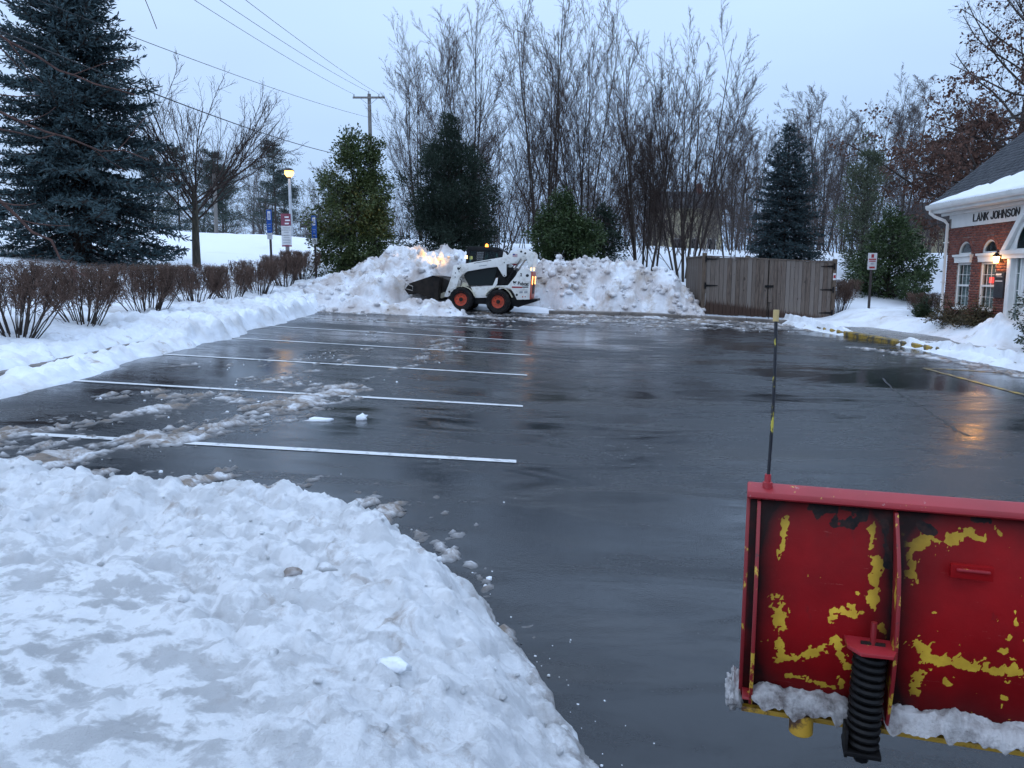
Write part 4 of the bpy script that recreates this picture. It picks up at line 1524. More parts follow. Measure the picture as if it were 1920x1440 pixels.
BD = thing('brick_building', 'red brick office with white trim, grey roof under snow and LANK JOHNSON lettering', 'building', (12.3, 22.0, .60), math.atan2(-1, -.05))
FL_, FT = 9.0, 2.62          # facade length, top of brickwork
WIN = [(.56, 1.24), (1.74, 2.42)]
WZ0, WZ1, AZ, AR = .43, 1.63, 1.87, .34
DOOR = (3.10, 5.0, -.3, 1.86)
holes = [(a, b, WZ0, WZ1) for a, b in WIN] + [(a, b, AZ, AZ + AR) for a, b in WIN] + [DOOR, (5.9, 6.6, WZ0, WZ1), (7.1, 7.8, WZ0, WZ1)]


def rects(x0, x1, z0, z1, hs):
    """cover the rectangle with rectangles that leave the holes open"""
    xs = sorted({x0, x1, *[min(max(h[i], x0), x1) for h in hs for i in (0, 1)]})
    res = []
    for a, b in zip(xs[:-1], xs[1:]):
        m = (a + b) / 2
        cuts = sorted([(h[2], h[3]) for h in hs if h[0] < m < h[1]])
        z = z0
        for c0, c1 in cuts:
            if c0 > z: res.append((a, b, z, c0))
            z = max(z, c1)
        if z < z1: res.append((a, b, z, z1))
    return res


mb = MB()
for a, b, c_, d_ in rects(0.003, FL_, -.6, 3.1, holes):
    mb.box(a, b, .012, .16, c_, d_)
WALL = mb.build('wall', 'mortar', BD)
mb = MB()
nz_ = 40
for a, b in WIN:                    # spandrels that turn the rectangular heads into arches
    cx = (a + b) / 2
    for s in (-1, 1):
        poly = [(cx + s * AR, AZ + AR)] + [(cx + s * AR * math.cos(t), AZ + AR * math.sin(t)) for t in np.linspace(0, math.pi / 2, 12)]
        mb.prism(poly, .013, .159)
mb.build('arch_spandrel', 'mortar', BD)
# bricks in running bond, each its own block
Vb = []; Fb = []
kb = 0
bl_, bh_, gp = .203, .057, .010
rowi = 0
z = -.55
F5 = [(0, 1, 5, 4), (1, 2, 6, 5), (3, 0, 4, 7), (4, 5, 6, 7), (0, 3, 2, 1)]
rb = random.Random(3)
while z < FT - .02:
    z1 = min(z + bh_, FT)
    x = (-.5 * (bl_ + gp) if rowi % 2 else 0)
    while x < FL_:
        a, b = max(x, 0.002), min(x + bl_, FL_)
        segs = [(a, b)]
        zc = (z + z1) / 2
        for (h0, h1, hz0, hz1) in holes:
            arch = (hz0 == AZ)
            if arch:
                cx = (h0 + h1) / 2; rr_ = AR + .105
                if AZ - .04 < zc < AZ + rr_:
                    hw = math.sqrt(max(0, rr_ ** 2 - (max(zc, AZ) - AZ) ** 2))
                    h0, h1 = cx - hw, cx + hw
                else:
                    continue
            elif not (hz0 - .03 < zc < hz1 + .0):
                continue
            ns = []
            for (p, q) in segs:
                if q <= h0 or p >= h1: ns.append((p, q)); continue
                if p < h0: ns.append((p, h0 - .004))
                if q > h1: ns.append((h1 + .004, q))
            segs = ns
        for p, q in segs:
            if q - p < .03: continue
            y0 = rb.uniform(-.003, .003)
            for (vx, vy, vz) in ((p, y0, z), (q, y0, z), (q, .02, z), (p, .02, z), (p, y0, z1), (q, y0, z1), (q, .02, z1), (p, .02, z1)):
                Vb.append((vx, vy, vz))
            Fb += [tuple(i + kb for i in f) for f in F5]; kb += 8
        x += bl_ + gp
    z += bh_ + gp
    rowi += 1
for a, b in WIN:                    # rowlock ring of bricks round each arch
    cx = (a + b) / 2
    for k in range(17):
        t0 = math.pi * (k + .06) / 17; t1 = math.pi * (k + .94) / 17
        for y in (-.006, .02):
            for (rr_, t) in ((AR, t0), (AR + .10, t0), (AR + .10, t1), (AR, t1)):
                Vb.append((cx + rr_ * math.cos(t), y, AZ + rr_ * math.sin(t)))
        Fb += [tuple(i + kb for i in f) for f in [(0, 1, 2, 3), (0, 4, 5, 1), (1, 5, 6, 2), (2, 6, 7, 3), (3, 7, 4, 0)]]; kb += 8
# the gable end round the corner, also in brick
z = -.55; rowi = 0
while z < 2.95:
    z1 = z + bh_
    x = (-.5 * (bl_ + gp) if rowi % 2 else 0) + .02
    while x < 8.0:
        p, q = max(x, .022), min(x + bl_, 8.0)
        for (vx, vy, vz) in ((.0, p, z), (.0, q, z), (.02, q, z), (.02, p, z), (.0, p, z1), (.0, q, z1), (.02, q, z1), (.02, p, z1)):
            Vb.append((vx - .001, vy, vz))
        Fb += [tuple(i + kb for i in f) for f in F5]; kb += 8
        x += bl_ + gp
    z += bh_ + gp; rowi += 1
tag(mesh_np('brickwork', Vb, np.array(Fb), 'brick', BD), kind='stuff')
# gable wall behind the brick face, and the rest of the shell
EZ, PT = 3.28, .82
MB().prism([(.17, -.6), (8.0, -.6), (8.0, 3.1), (4.2, EZ + PT * 4.5), (.17, 3.1)], .012, .16, 'x').build('gable_wall', 'mortar', BD)
MB().box(.17, FL_ - .01, 7.9, 8.02, -.6, 3.1).build('rear_wall', 'mortar', BD)
MB().prism([(.17, -.6), (8.0, -.6), (8.0, 3.1), (4.2, EZ + PT * 4.5), (.17, 3.1)], FL_ - .14, FL_ - .002, 'x').build('gable_wall', 'mortar', BD)
MB().box(.2, FL_ - .2, 1.3, 1.35, -.5, 3.0).build('room_partition', 'room_dark', BD)
# white frieze board, soffit, fascia
FZ = MB().box(.14, FL_, -.03, .011, 2.60, 3.04).build('frieze', 'white_trim', BD, .006)
MB().box(.0, .139, -.024, .0, 2.86, 3.04).build('corner_board', 'white_trim', BD)
MB().box(-.33, FL_, -.40, .0, 3.045, 3.085).build('soffit', 'white_trim', BD)
MB().box(-.33, FL_, -.10, -.031, 2.96, 3.043).build('crown_moulding', 'white_trim', BD, .02)
MB().prism([(-.415, 3.05), (-.36, 3.05), (-.36, EZ - .02), (-.415, EZ - .02)], -.35, FL_, 'x').build('fascia', 'white_trim', BD)
MB().prism([(-.42, 3.12), (-.50, 3.13), (-.53, 3.18), (-.545, 3.255), (-.53, 3.26), (-.51, 3.19), (-.49, 3.15), (-.42, 3.14)], -.37, FL_, 'x').build('gutter', 'white_trim', BD)
MB().prism([(-.42, 3.10), (-.42, 3.26), (8.6 / 2, EZ + PT * 4.72), (8.6 / 2, EZ + PT * 4.72 - .22)], -.375, -.345, 'x').build('rake_board', 'white_trim', BD)
DSP = MB().tube([(-.20, -.47, 3.13), (-.20, -.47, 3.04), (-.12, -.36, 2.93), (-.0, -.15, 2.82), (.02, -.075, 2.72), (.02, -.07, -.05)], .042, 4).build('downspout', 'white_trim', BD)
for z in (2.2, 1.1):
    MB().box(-.04, .08, -.125, -.02, z, z + .03).build('strap', 'white_trim', DSP)
GLY = {'L': [[(0, 1), (0, 0), (.62, 0)]], 'A': [[(0, 0), (.36, 1), (.72, 0)], [(.12, .30), (.60, .30)]], 'N': [[(0, 0), (0, 1), (.64, 0), (.64, 1)]], 'K': [[(0, 0), (0, 1)], [(.62, 1), (.06, .42)], [(.20, .56), (.66, 0)]],
       'J': [[(.50, 1), (.50, .22), (.42, .06), (.25, 0), (.08, .06), (0, .22)]], 'O': [[(.33, 0), (.12, .06), (0, .25), (0, .75), (.12, .94), (.33, 1), (.54, .94), (.66, .75), (.66, .25), (.54, .06), (.33, 0)]],
       'H': [[(0, 0), (0, 1)], [(.64, 0), (.64, 1)], [(0, .5), (.64, .5)]], 'S': [[(.60, .84), (.46, .97), (.30, 1), (.12, .95), (.02, .80), (.06, .64), (.30, .53), (.54, .43), (.62, .26), (.54, .08), (.32, 0), (.14, .03), (0, .17)]]}


def lettering(txt, x0, x1, z0, h, y, wd, parent):
    adv = [max(p[0] for st_ in GLY[c_] for p in st_) + .30 if c_ != ' ' else .42 for c_ in txt]
    k_ = (x1 - x0) / (sum(adv) - .30)
    x = x0
    for c_, ad in zip(txt, adv):
        if c_ != ' ':
            mb = MB()
            for li, st_ in enumerate(GLY[c_]):
                P_ = [Vector((x + p[0] * k_, z0 + wd / 2 + p[1] * (h - wd))) for p in st_]
                cl = (P_[0] - P_[-1]).length < 1e-6
                lf, rt = [], []
                for i_, p in enumerate(P_):
                    a_ = (P_[i_] - P_[i_ - 1]).normalized() if i_ else ((P_[-1] - P_[-2]).normalized() if cl else (P_[1] - P_[0]).normalized())
                    b_ = (P_[i_ + 1] - P_[i_]).normalized() if i_ + 1 < len(P_) else ((P_[1] - P_[0]).normalized() if cl else a_)
                    t_ = (a_ + b_).normalized()
                    n_ = Vector((-t_.y, t_.x)) * (wd / 2 / max(.45, t_.dot(b_)))
                    e_ = Vector((0, 0))
                    if not cl and i_ in (0, len(P_) - 1):
                        e_ = t_ * (wd / 2 * (-1 if i_ == 0 else 1)) * (1 if len(P_) > 2 or li == 0 else .9)
                    lf.append(p + n_ + e_); rt.append(p - n_ + e_)
                for i_ in range(len(P_) - 1):
                    mb.prism([lf[i_], lf[i_ + 1], rt[i_ + 1], rt[i_]], y - .016 - .0008 * li, y)
            mb.build('letter', 'print_black', parent)
        x += ad * k_


lettering('LANK JOHNSON', 1.28, 3.29, 2.70, .205, -.0305, .031, FZ)
# roof deck and shingles
L1 = 4.75 / math.cos(math.atan(PT))


def roofpt(x, y, h):
    k = math.sqrt(1 + PT * PT)
    return (x, y - PT / k * h, EZ + PT * (y + .42) + h / k)


for nm, s in (('roof_deck', 0), ('roof_deck', 1)):
    mb = MB()
    ya, yb = -.42, 4.3
    v = []
    for h in (-.03, .0):
        for (x, y) in ((-.36, ya), (FL_ + .2, ya), (FL_ + .2, yb), (-.36, yb)):
            q = roofpt(x, y, h)
            v.append(q if not s else (q[0], 8.6 - q[1], q[2]))
    mb.add(v, [(0, 3, 2, 1), (4, 5, 6, 7), (0, 1, 5, 4), (1, 2, 6, 5), (2, 3, 7, 6), (3, 0, 4, 7)])
    mb.build(nm, 'roof_shingle', BD)
Vs = []; Fs = []
ks = 0
row = 0
y = -.44
while y < 4.25:
    x = -.37 - (.15 if row % 2 else 0)
    while x < FL_ + .18:
        wv = .30 * rb.uniform(.7, 1.2)
        a, b = max(x, -.37), min(x + wv - .008, FL_ + .2)
        if b - a > .03:
            t = rb.uniform(.008, .016)
            for (xx, yy, h) in ((a, y, .002), (b, y, .002), (b, y + .15, .001), (a, y + .15, .001), (a, y, t + .006), (b, y, t + .006), (b, y + .15, .003), (a, y + .15, .003)):
                Vs.append(roofpt(xx, yy, h))
            Fs += [tuple(i + ks for i in f) for f in [(0, 1, 5, 4), (1, 2, 6, 5), (3, 0, 4, 7), (4, 5, 6, 7)]]; ks += 8
        x += wv
    y += .115
    row += 1
tag(mesh_np('shingles', Vs, np.array(Fs), 'roof_shingle', BD), kind='stuff')
# snow left on the lower roof
xs = np.linspace(-.36, FL_ + .15, 190); q = np.linspace(0, 1, 30)
A, B = np.meshgrid(xs, q, indexing='ij')
ext = np.clip(.01 + .205 * (A + .36) ** .9, 0, 1.6) * (1 + .18 * fbm(A * 1.7, A * .1, 3, 160))
Yr = -.45 + ext * B
Hh = (.026 + .012 * fbm(A * 2, B * 2, 3, 161)) * np.clip(np.minimum(B, 1 - B) / .06, 0, 1) ** .5 * np.clip((A + .36) / .2, 0, 1) ** .5 + .006
k = math.sqrt(1 + PT * PT)
V = np.stack([A, Yr - PT / k * Hh * .6, EZ + PT * (Yr + .42) + Hh / k * 1.2 + .015], -1).reshape(-1, 3)
i = np.arange(A.size).reshape(A.shape)
mesh_np('roof_snow', V, np.stack([i[:-1, :-1], i[1:, :-1], i[1:, 1:], i[:-1, 1:]], -1).reshape(-1, 4), 'snow_fresh', BD, True)


def window(x0, x1, arch=True):
    Wd = thing('window', None, None); Wd.parent = BD
    z0, z1 = WZ0, WZ1
    mb = MB()
    for a, b, c_, d_ in ((x0, x0 + .045, z0, z1), (x1 - .045, x1, z0, z1), (x0 + .045, x1 - .045, z1 - .05, z1), (x0 + .045, x1 - .045, z0, z0 + .05)):
        mb.box(a, b, .03, .10, c_, d_)
    mb.build('frame', 'white_trim', Wd, .004)
    mid = (z0 + z1) / 2
    MB().box(x0 + .045, x1 - .045, .035, .085, mid - .025, mid + .025).build('meeting_rail', 'white_trim', Wd, .004)
    MB().box(x0 - .04, x1 + .04, -.045, .10, z0 - .06, z0 - .002).build('sill', 'white_trim', Wd, .006)
    for (c_, d_, yy) in ((z0 + .05, mid - .025, .066), (mid + .025, z1 - .05, .056)):
        MB().box(x0 + .045, x1 - .045, yy, yy + .004, c_, d_).build('pane', 'pane_glass', Wd)
        mb = MB()
        for f in (1 / 3, 2 / 3):
            xx = x0 + .045 + (x1 - x0 - .09) * f
            mb.box(xx - .006, xx + .006, yy - .008, yy - .001, c_, d_)
        zz = (c_ + d_) / 2
        mb.box(x0 + .045, x1 - .045, yy - .010, yy - .0015, zz - .006, zz + .006)
        mb.build('muntin', 'white_trim', Wd)
    mb = MB()
    zz = z0 + .04
    while zz < z1 - .03:
        mb.add([(x0 + .05, .135, zz), (x1 - .05, .135, zz), (x1 - .05, .155, zz + .034), (x0 + .05, .155, zz + .034)], [(0, 1, 2, 3)])
        zz += .042
    tag(mb.build('blinds', 'blind_slat', Wd), kind='stuff')
    if arch:
        cx = (x0 + x1) / 2
        mb = MB()
        mb.prism([(x0 - .10, 1.80), (x1 + .10, 1.80), (x1 + .12, 1.86), (x0 - .12, 1.86)], -.10, .10)
        mb.prism([(x0 - .05, 1.64), (x1 + .05, 1.64), (x1 + .05, 1.70), (x1 + .09, 1.80), (x0 - .09, 1.80), (x0 - .05, 1.70)], -.06, .10)
        mb.build('header', 'white_trim', Wd)
        fanW = []
        ts = np.linspace(0, math.pi, 22)
        ring = [(cx + AR * math.cos(t), AZ + AR * math.sin(t)) for t in ts] + [(cx + (AR - .045) * math.cos(t), AZ + .02 + (AR - .065) * math.sin(t)) for t in ts[::-1]]
        mb = MB()
        for k in range(21):
            mb.prism([ring[k], ring[k + 1], ring[-(k + 2)], ring[-(k + 1)]], .03, .09)
        mb.box(cx - AR, cx + AR, .03, .09, AZ - .008, AZ + .035)
        mb.build('arch_frame', 'white_trim', Wd)
        MB().prism([(cx + (AR - .03) * math.cos(t), AZ + .02 + (AR - .05) * math.sin(t)) for t in ts], .06, .064).build('arch_pane', 'pane_glass', Wd)
    return Wd


for a, b in WIN:
    window(a, b)
window(5.9, 6.6, False); window(7.1, 7.8, False)
# entrance: pilaster, sidelight, door leaf, pediment
DR = thing('entrance', None, None); DR.parent = BD
MB().box(3.08, 3.24, -.10, .06, -.6, 1.78).build('pilaster', 'white_trim', DR, .008)
MB().box(4.86, 5.02, -.10, .06, -.6, 1.78).build('pilaster', 'white_trim', DR, .008)
SL = MB().box(3.24, 3.29, .02, .10, -.6, 1.80).box(3.42, 3.47, .02, .10, -.6, 1.80).box(3.29, 3.42, .02, .10, -.6, .1).build('sidelight', 'white_trim', DR)
for k in range(4):
    MB().box(3.29, 3.42, .05, .055, .12 + k * .41, .12 + k * .41 + .39).build('pane', 'pane_glass', SL)
    MB().box(3.29, 3.42, .04, .07, .10 + k * .41, .12 + k * .41).build('bar', 'white_trim', SL)
LEAF = MB().box(3.475, 4.70, .04, .09, -.6, 1.79).build('door', 'white_trim', DR, .005)
for (a, b, c_, d_) in ((3.62, 4.02, .05, .75), (4.14, 4.55, .05, .75), (3.62, 4.55, .9, 1.65)):
    MB().box(a, b, .030, .041, c_, d_).build('panel', 'tinted_glass' if c_ > .8 else 'white_trim', LEAF)
for z, rr_ in ((.60, .03), (.77, .022)):
    MB().lathe([(0, -.03), (rr_ * .9, -.028), (rr_, -.01), (rr_ * .5, .01), (rr_ * .5, .04)], (3.53, .0, z), 'y', 12).build('handle', 'iron_black', LEAF)
MB().box(2.83, 5.27, -.16, .012, 1.80, 1.90).box(2.88, 5.22, -.13, .010, 1.70, 1.80).build('entablature', 'white_trim', DR)
cxp = 4.05
TY = MB().prism([(3.02, 1.905), (5.08, 1.905), (cxp, 3.20)], -.05, .008).build('tympanum', 'white_trim', DR)
for s in (-1, 1):
    MB().prism([(cxp + s * 1.22, 1.902), (cxp + s * 1.03, 1.902), (cxp + s * .0, 3.19), (cxp + s * .0, 3.44)], -.15, -.048).build('raking_cornice', 'white_trim', DR, .012)
MB().prism([(cxp + .70 * math.cos(t), 1.93 + .70 * math.sin(t)) for t in np.linspace(0, math.pi, 22)], -.058, -.051).build('fanlight', 'tinted_glass', TY)
mb = MB()
ts = np.linspace(0, math.pi, 26)
for k in range(25):
    mb.prism([(cxp + a * math.cos(t), 1.93 + a * math.sin(t)) for a, t in ((.69, ts[k]), (.80, ts[k]), (.80, ts[k + 1]), (.69, ts[k + 1]))], -.075, -.0515)
mb.build('fanlight_frame', 'white_trim', TY)

# wall lantern with its own light
def to_world(x, y, z):
    return BD.matrix_basis @ Vector((x, y, z))


emit('lantern_glow', (1.0, .50, .13), 16.0)
LN = thing('wall_lantern', 'lit warm yellow wall lantern on brick beside the entrance', 'lantern', to_world(2.66, 0, 1.60), BD.rotation_euler.z)
MB().box(-.05, .05, -.02, .0, .02, .30).build('back_plate', 'iron_black', LN, .004)
MB().lathe([(0, .26), (.03, .25), (.10, .17), (.105, .16), (.0, .16)], (0, -.13, 0), 'z', 6).build('cap', 'iron_black', LN)
MB().lathe([(.0, .0), (.05, .0), (.075, .158), (0, .158)], (0, -.13, 0), 'z', 6).build('globe', 'lantern_glow', LN)
MB().tube([(0, -.01, .27), (0, -.08, .30), (0, -.13, .25)], .010, 6).build('arm', 'iron_black', LN)
pl_ = bpy.data.lights.new('lantern_light', 'POINT')
pl_.energy = 15
pl_.color = (1.0, .50, .16)
pl_.shadow_soft_size = .06
po = bpy.data.objects.new('lantern_light', pl_)
col.objects.link(po)
po.parent = LN
po.location = (-.06, -.26, .08)

PQ = thing('wall_plaque', 'dark grey office directory plaque on brick under the wall lantern', 'plaque', to_world(2.70, 0, .74), BD.rotation_euler.z)
MB().box(-.20, .20, -.045, -.006, 0, .46).build('board', 'plaque_grey', PQ, .004)
HD = MB().box(-.20, .20, -.05, -.006, .475, .64).build('header_board', 'plaque_grey', PQ, .004)
MB().box(-.14, .10, -.053, -.0505, .555, .60).build('print', 'print_white', HD)
MB().box(-.10, .14, -.053, -.0505, .515, .530).build('print', 'print_grey', HD)
MB().box(-.15, .15, -.0485, -.0455, .405, .425).build('print', 'print_white', PQ)
for k in range(5):
    MB().box(-.15, .02 + .03 * (k % 3), -.0475, -.0455, .07 + k * .06, .082 + k * .06).build('print', 'plaque_grey', PQ)
emit('red_glow', (1.0, .06, .05), 2.5)
o = MB().lathe([(0, 0), (.05, 0), (.055, .02), (.055, .13), (.05, .15), (0, .15)], (0, 0, 0), 'z', 12).build('red_reflection', 'red_glow')  # added glowing body stands for a red reflection in the pane
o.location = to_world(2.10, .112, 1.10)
tag(o, 'small red glow standing in for a reflection in the window glass next to the lantern', 'reflection')

# ================================================================== VEGETATION
def bark(name, c1, c2):
    return simple(name, c1, c2, 5, .9, .5, 30, stretch=(3, 3, .6), spec=.2)


bark('bark_grey', (.072, .058, .050), (.038, .031, .028))
bark('bark_brown', (.060, .042, .034), (.030, .022, .019))
bark('bark_olive', (.095, .082, .062), (.050, .045, .035))
bark('twig_grey', (.078, .056, .048), (.042, .030, .027))
bark('twig_purple', (.19, .125, .098), (.105, .068, .055))
bark('twig_far', (.105, .086, .080), (.062, .050, .048))
bark('twig_red', (.11, .062, .052), (.06, .036, .032))


def leafmat(name, c1, c2, rough=.6):
    n = N(name)
    f = n.math('ADD', n.math('MULTIPLY', n.island(), .6), n.math('MULTIPLY', n.ramp(n.noise(1.3, 3), .35, .65), .4))
    n.color(n.mix(f, c1, c2))
    n.rough(rough)
    n.b.inputs['Specular IOR Level'].default_value = .3
    MATS[name] = n.m


leafmat('spruce_needle', (.034, .060, .066), (.072, .112, .122), .75)
leafmat('spruce_needle_dark', (.026, .046, .052), (.058, .092, .100), .75)
leafmat('holly_leaf', (.020, .042, .016), (.060, .088, .030), .45)
leafmat('magnolia_leaf', (.026, .052, .018), (.098, .118, .040), .45)
leafmat('cedar_leaf', (.060, .080, .048), (.110, .125, .080), .6)
leafmat('juniper_leaf', (.013, .026, .018), (.032, .050, .034), .7)
leafmat('pine_leaf', (.030, .046, .040), (.058, .078, .068), .7)
leafmat('oak_leaf', (.070, .034, .024), (.130, .066, .048), .7)
leafmat('box_leaf', (.018, .036, .018), (.045, .066, .030), .5)
leafmat('dry_leaf', (.10, .075, .045), (.055, .06, .03), .7)


def unit(v):
    return v / np.maximum(np.linalg.norm(v, axis=-1, keepdims=True), 1e-9)


def tubes(P, Rd, k):
    """P (B,m,3) polylines with radii (B,m) -> verts, quads"""
    B, m, _ = P.shape
    T = unit(np.gradient(P, axis=1))
    ref = np.where(np.abs(T[..., 2:3]) > .9, np.array([1., 0, .1]), np.array([0, 0, 1.]))
    a = unit(np.cross(T, ref)); b = np.cross(T, a)
    an = 2 * np.pi * np.arange(k) / k
    V = P[:, :, None, :] + (a[:, :, None, :] * np.cos(an)[:, None] + b[:, :, None, :] * np.sin(an)[:, None]) * Rd[:, :, None, None]
    idx = np.arange(B * m * k).reshape(B, m, k)
    n2 = np.roll(idx, -1, 2)
    F = np.stack([idx[:, :-1], n2[:, :-1], n2[:, 1:], idx[:, 1:]], -1).reshape(-1, 4)
    return V.reshape(-1, 3), F


def grow(rs, P, Rd, n, t0, t1, ang, asd, length, m, rad, trop=.1, wig=.12, lenfall=.6, minr=.003):
    """children of every polyline; length is a fraction of the parent's length"""
    B, mp, _ = P.shape
    seg = np.linalg.norm(np.diff(P, axis=1), axis=2)
    L = seg.sum(1)
    t = (np.tile((np.arange(n) + .5) / n, (B, 1)) + rs.uniform(-.5, .5, (B, n)) / n)
    t = t0 + (t1 - t0) * t
    f = t * (mp - 1)
    i = np.clip(f.astype(int), 0, mp - 2); w_ = (f - i)[..., None]
    bi = np.arange(B)[:, None]
    pos = P[bi, i] * (1 - w_) + P[bi, i + 1] * w_
    tan = unit(P[bi, i + 1] - P[bi, i])
    pr = Rd[bi, i] * (1 - w_[..., 0]) + Rd[bi, i + 1] * w_[..., 0]
    rnd = unit(rs.randn(B, n, 3))
    perp = unit(np.cross(tan, rnd))
    a = np.radians(ang + asd * rs.randn(B, n))[..., None]
    d = unit(np.cos(a) * tan + np.sin(a) * perp)
    ln = L[:, None] * length * (1 - lenfall * t) * rs.uniform(.7, 1.25, (B, n))
    pos = pos.reshape(-1, 3); d = d.reshape(-1, 3); ln = ln.reshape(-1); r0 = np.minimum(pr.reshape(-1) * .8, np.maximum(pr.reshape(-1) * rad, minr))
    pts = [pos]
    for j in range(m - 1):
        d = unit(d + np.array([0, 0, trop]) + wig * rs.randn(*d.shape))
        pts.append(pts[-1] + d * (ln / (m - 1))[:, None])
    Q = np.stack(pts, 1)
    rr = np.maximum(r0[:, None] * np.linspace(1, .35, m)[None], minr * .7)
    return Q, rr


def join(parts):
    V = []; F = []; k = 0
    for v, f in parts:
        V.append(v); F.append(f + k); k += len(v)
    return np.concatenate(V), np.concatenate(F)


def stems(rs, n, H, lean, rad, spread=.15, m=8, wig=.04, hmin=.75, base=.0):
    a = rs.rand() * 6.28 + np.arange(n) * 2.4 + rs.randn(n) * .3
    dirs = np.stack([np.cos(a), np.sin(a), np.zeros(n)], -1)
    ln = H * rs.uniform(hmin, 1.0, n)
    ln[0] = H
    le = np.radians(lean) * rs.uniform(.4, 1.1, n)
    d = dirs * np.sin(le)[:, None] + np.array([0, 0, 1.]) * np.cos(le)[:, None]
    p = dirs * spread * rs.uniform(.2, 1, n)[:, None] - np.array([0, 0, .4]) + np.array([0, 0, base])
    pts = [p]
    for j in range(m - 1):
        d = unit(d + np.array([0, 0, .05]) + wig * rs.randn(n, 3))
        pts.append(pts[-1] + d * ((ln + .4) / (m - 1))[:, None])
    P = np.stack(pts, 1)
    Rd = rad * rs.uniform(.65, 1, n)[:, None] * (np.linspace(1, .12, m)[None] ** .9)
    return P, Rd


def leaves(rs, C, D, size, wd=.45, up=.0):
    """diamond leaves at C pointing along D"""
    n_ = len(C)
    D = unit(D + .0)
    s = unit(np.cross(D, unit(rs.randn(n_, 3)) + np.array([0, 0, up])))
    L = size * rs.uniform(.7, 1.3, (n_, 1))
    nn = np.cross(D, s)
    V = np.stack([C, C + D * L * .5 + s * L * wd * .5 + nn * L * .06, C + D * L, C + D * L * .5 - s * L * wd * .5 + nn * L * .06], 1).reshape(-1, 3)
    return V, np.arange(4 * n_).reshape(-1, 4)


def tree_obj(label, cat, loc, trunk, crown, tm, cm, rotz=0., group=None, name='bare_tree', crown_name='branches', scale=1., extra=None):
    T = thing(name, label, cat, loc, rotz, group)
    T.scale = (scale,) * 3
    mesh_np('trunk', *trunk, tm, T, True)
    if crown is not None:
        mesh_np(crown_name, *crown, cm, T, crown_name == 'branches')
    for nm, geo_, mt in (extra or []):
        mesh_np(nm, *geo_, mt, T)
    return T


def bare(seed, H, n=3, lean=9, rad=.10, l1=(15, .10, .93, 25, 7, .48), l2=(12, 30, .36), l3=(12, 36, .36), l4=None, trop=.05, wig=.05, lf=.55, spread=.2, base=0, minr=.0050, m0=9, swig=.022):
    rs = np.random.RandomState(seed)
    P0, R0 = stems(rs, n, H, lean, rad * .74, spread, m0, swig, base=base)
    P1, R1 = grow(rs, P0, R0, l1[0], l1[1], l1[2], l1[3], l1[4], l1[5], 6, .42, trop, wig, lf, .008)
    P2, R2 = grow(rs, P1, R1, l2[0], .2, 1.0, l2[1], 9, l2[2], 4, .55, trop, wig + .02, .55, .006)
    P3, R3 = grow(rs, P2, R2, l3[0], .15, 1.0, l3[1], 10, l3[2], 2, .6, trop, wig + .04, .5, minr)
    parts = [tubes(P1, R1, 4), tubes(P2, R2, 3), tubes(P3, R3, 3)]
    last = P3
    if l4:
        P4, R4 = grow(rs, P3, R3, l4[0], .2, 1.0, l4[1], 12, l4[2], 2, .7, trop, wig + .05, .4, minr * .8)
        parts.append(tubes(P4, R4, 3))
        last = P4
    return tubes(P0, R0, 8), join(parts), (P0, P1, P2, P3, last)


# --- the grove of bare trees behind the snow piles
def grove(label, seed, x, y, H, **kw):
    t, c, _ = bare(seed, H, **kw)
    return tree_obj(label, 'bare tree', (x, y, tz(x, y) - .1), t, c, 'bark_grey', 'twig_grey', group='bare trees behind the snow piles')


grove('tall bare tree with several trunks rising behind the dark juniper', 201, -2.1, 36.5, 10.9, n=5, lean=13, rad=.085)
grove('slender bare tree with a fine purple crown beside the utility pole', 202, -4.7, 41, 9.6, n=5, lean=14, rad=.065)
grove('tall bare tree with three straight trunks right of the juniper', 203, 1.3, 33.5, 10.4, n=5, lean=11, rad=.085)
grove('tall bare tree behind the rounded green evergreen beside the right snow pile', 204, 3.1, 34.5, 10.2, n=5, lean=11, rad=.08)
grove('many stemmed upright bare tree directly behind the right snow pile', 205, 5.3, 31.6, 8.9, n=9, lean=10, rad=.07, spread=.5, l1=(10, .10, .93, 22, 6, .46))
grove('bare tree with stems fanning out to the right beside the wooden enclosure', 206, 6.9, 31.2, 9.1, n=8, lean=20, rad=.075, spread=.35, l1=(11, .10, .93, 25, 6, .46))
grove('thin crooked bare sapling between the enclosure and the small blue spruce', 207, 9.7, 35, 5.8, n=2, lean=12, rad=.05, l1=(10, .3, .97, 32, 8, .4))
grove('low bare thicket tree between the juniper and the loader cab', 208, -.6, 34.5, 6.2, n=7, lean=24, rad=.04, l1=(9, .12, .97, 34, 8, .40), l2=(8, 34, .5), l3=(6, 36, .5), l4=None, wig=.09)
grove('low bare thicket tree behind the right snow pile', 209, 4.3, 36.0, 6.6, n=7, lean=25, rad=.045, l1=(9, .12, .97, 34, 8, .40), l2=(8, 34, .5), l3=(6, 36, .5), l4=None, wig=.09)

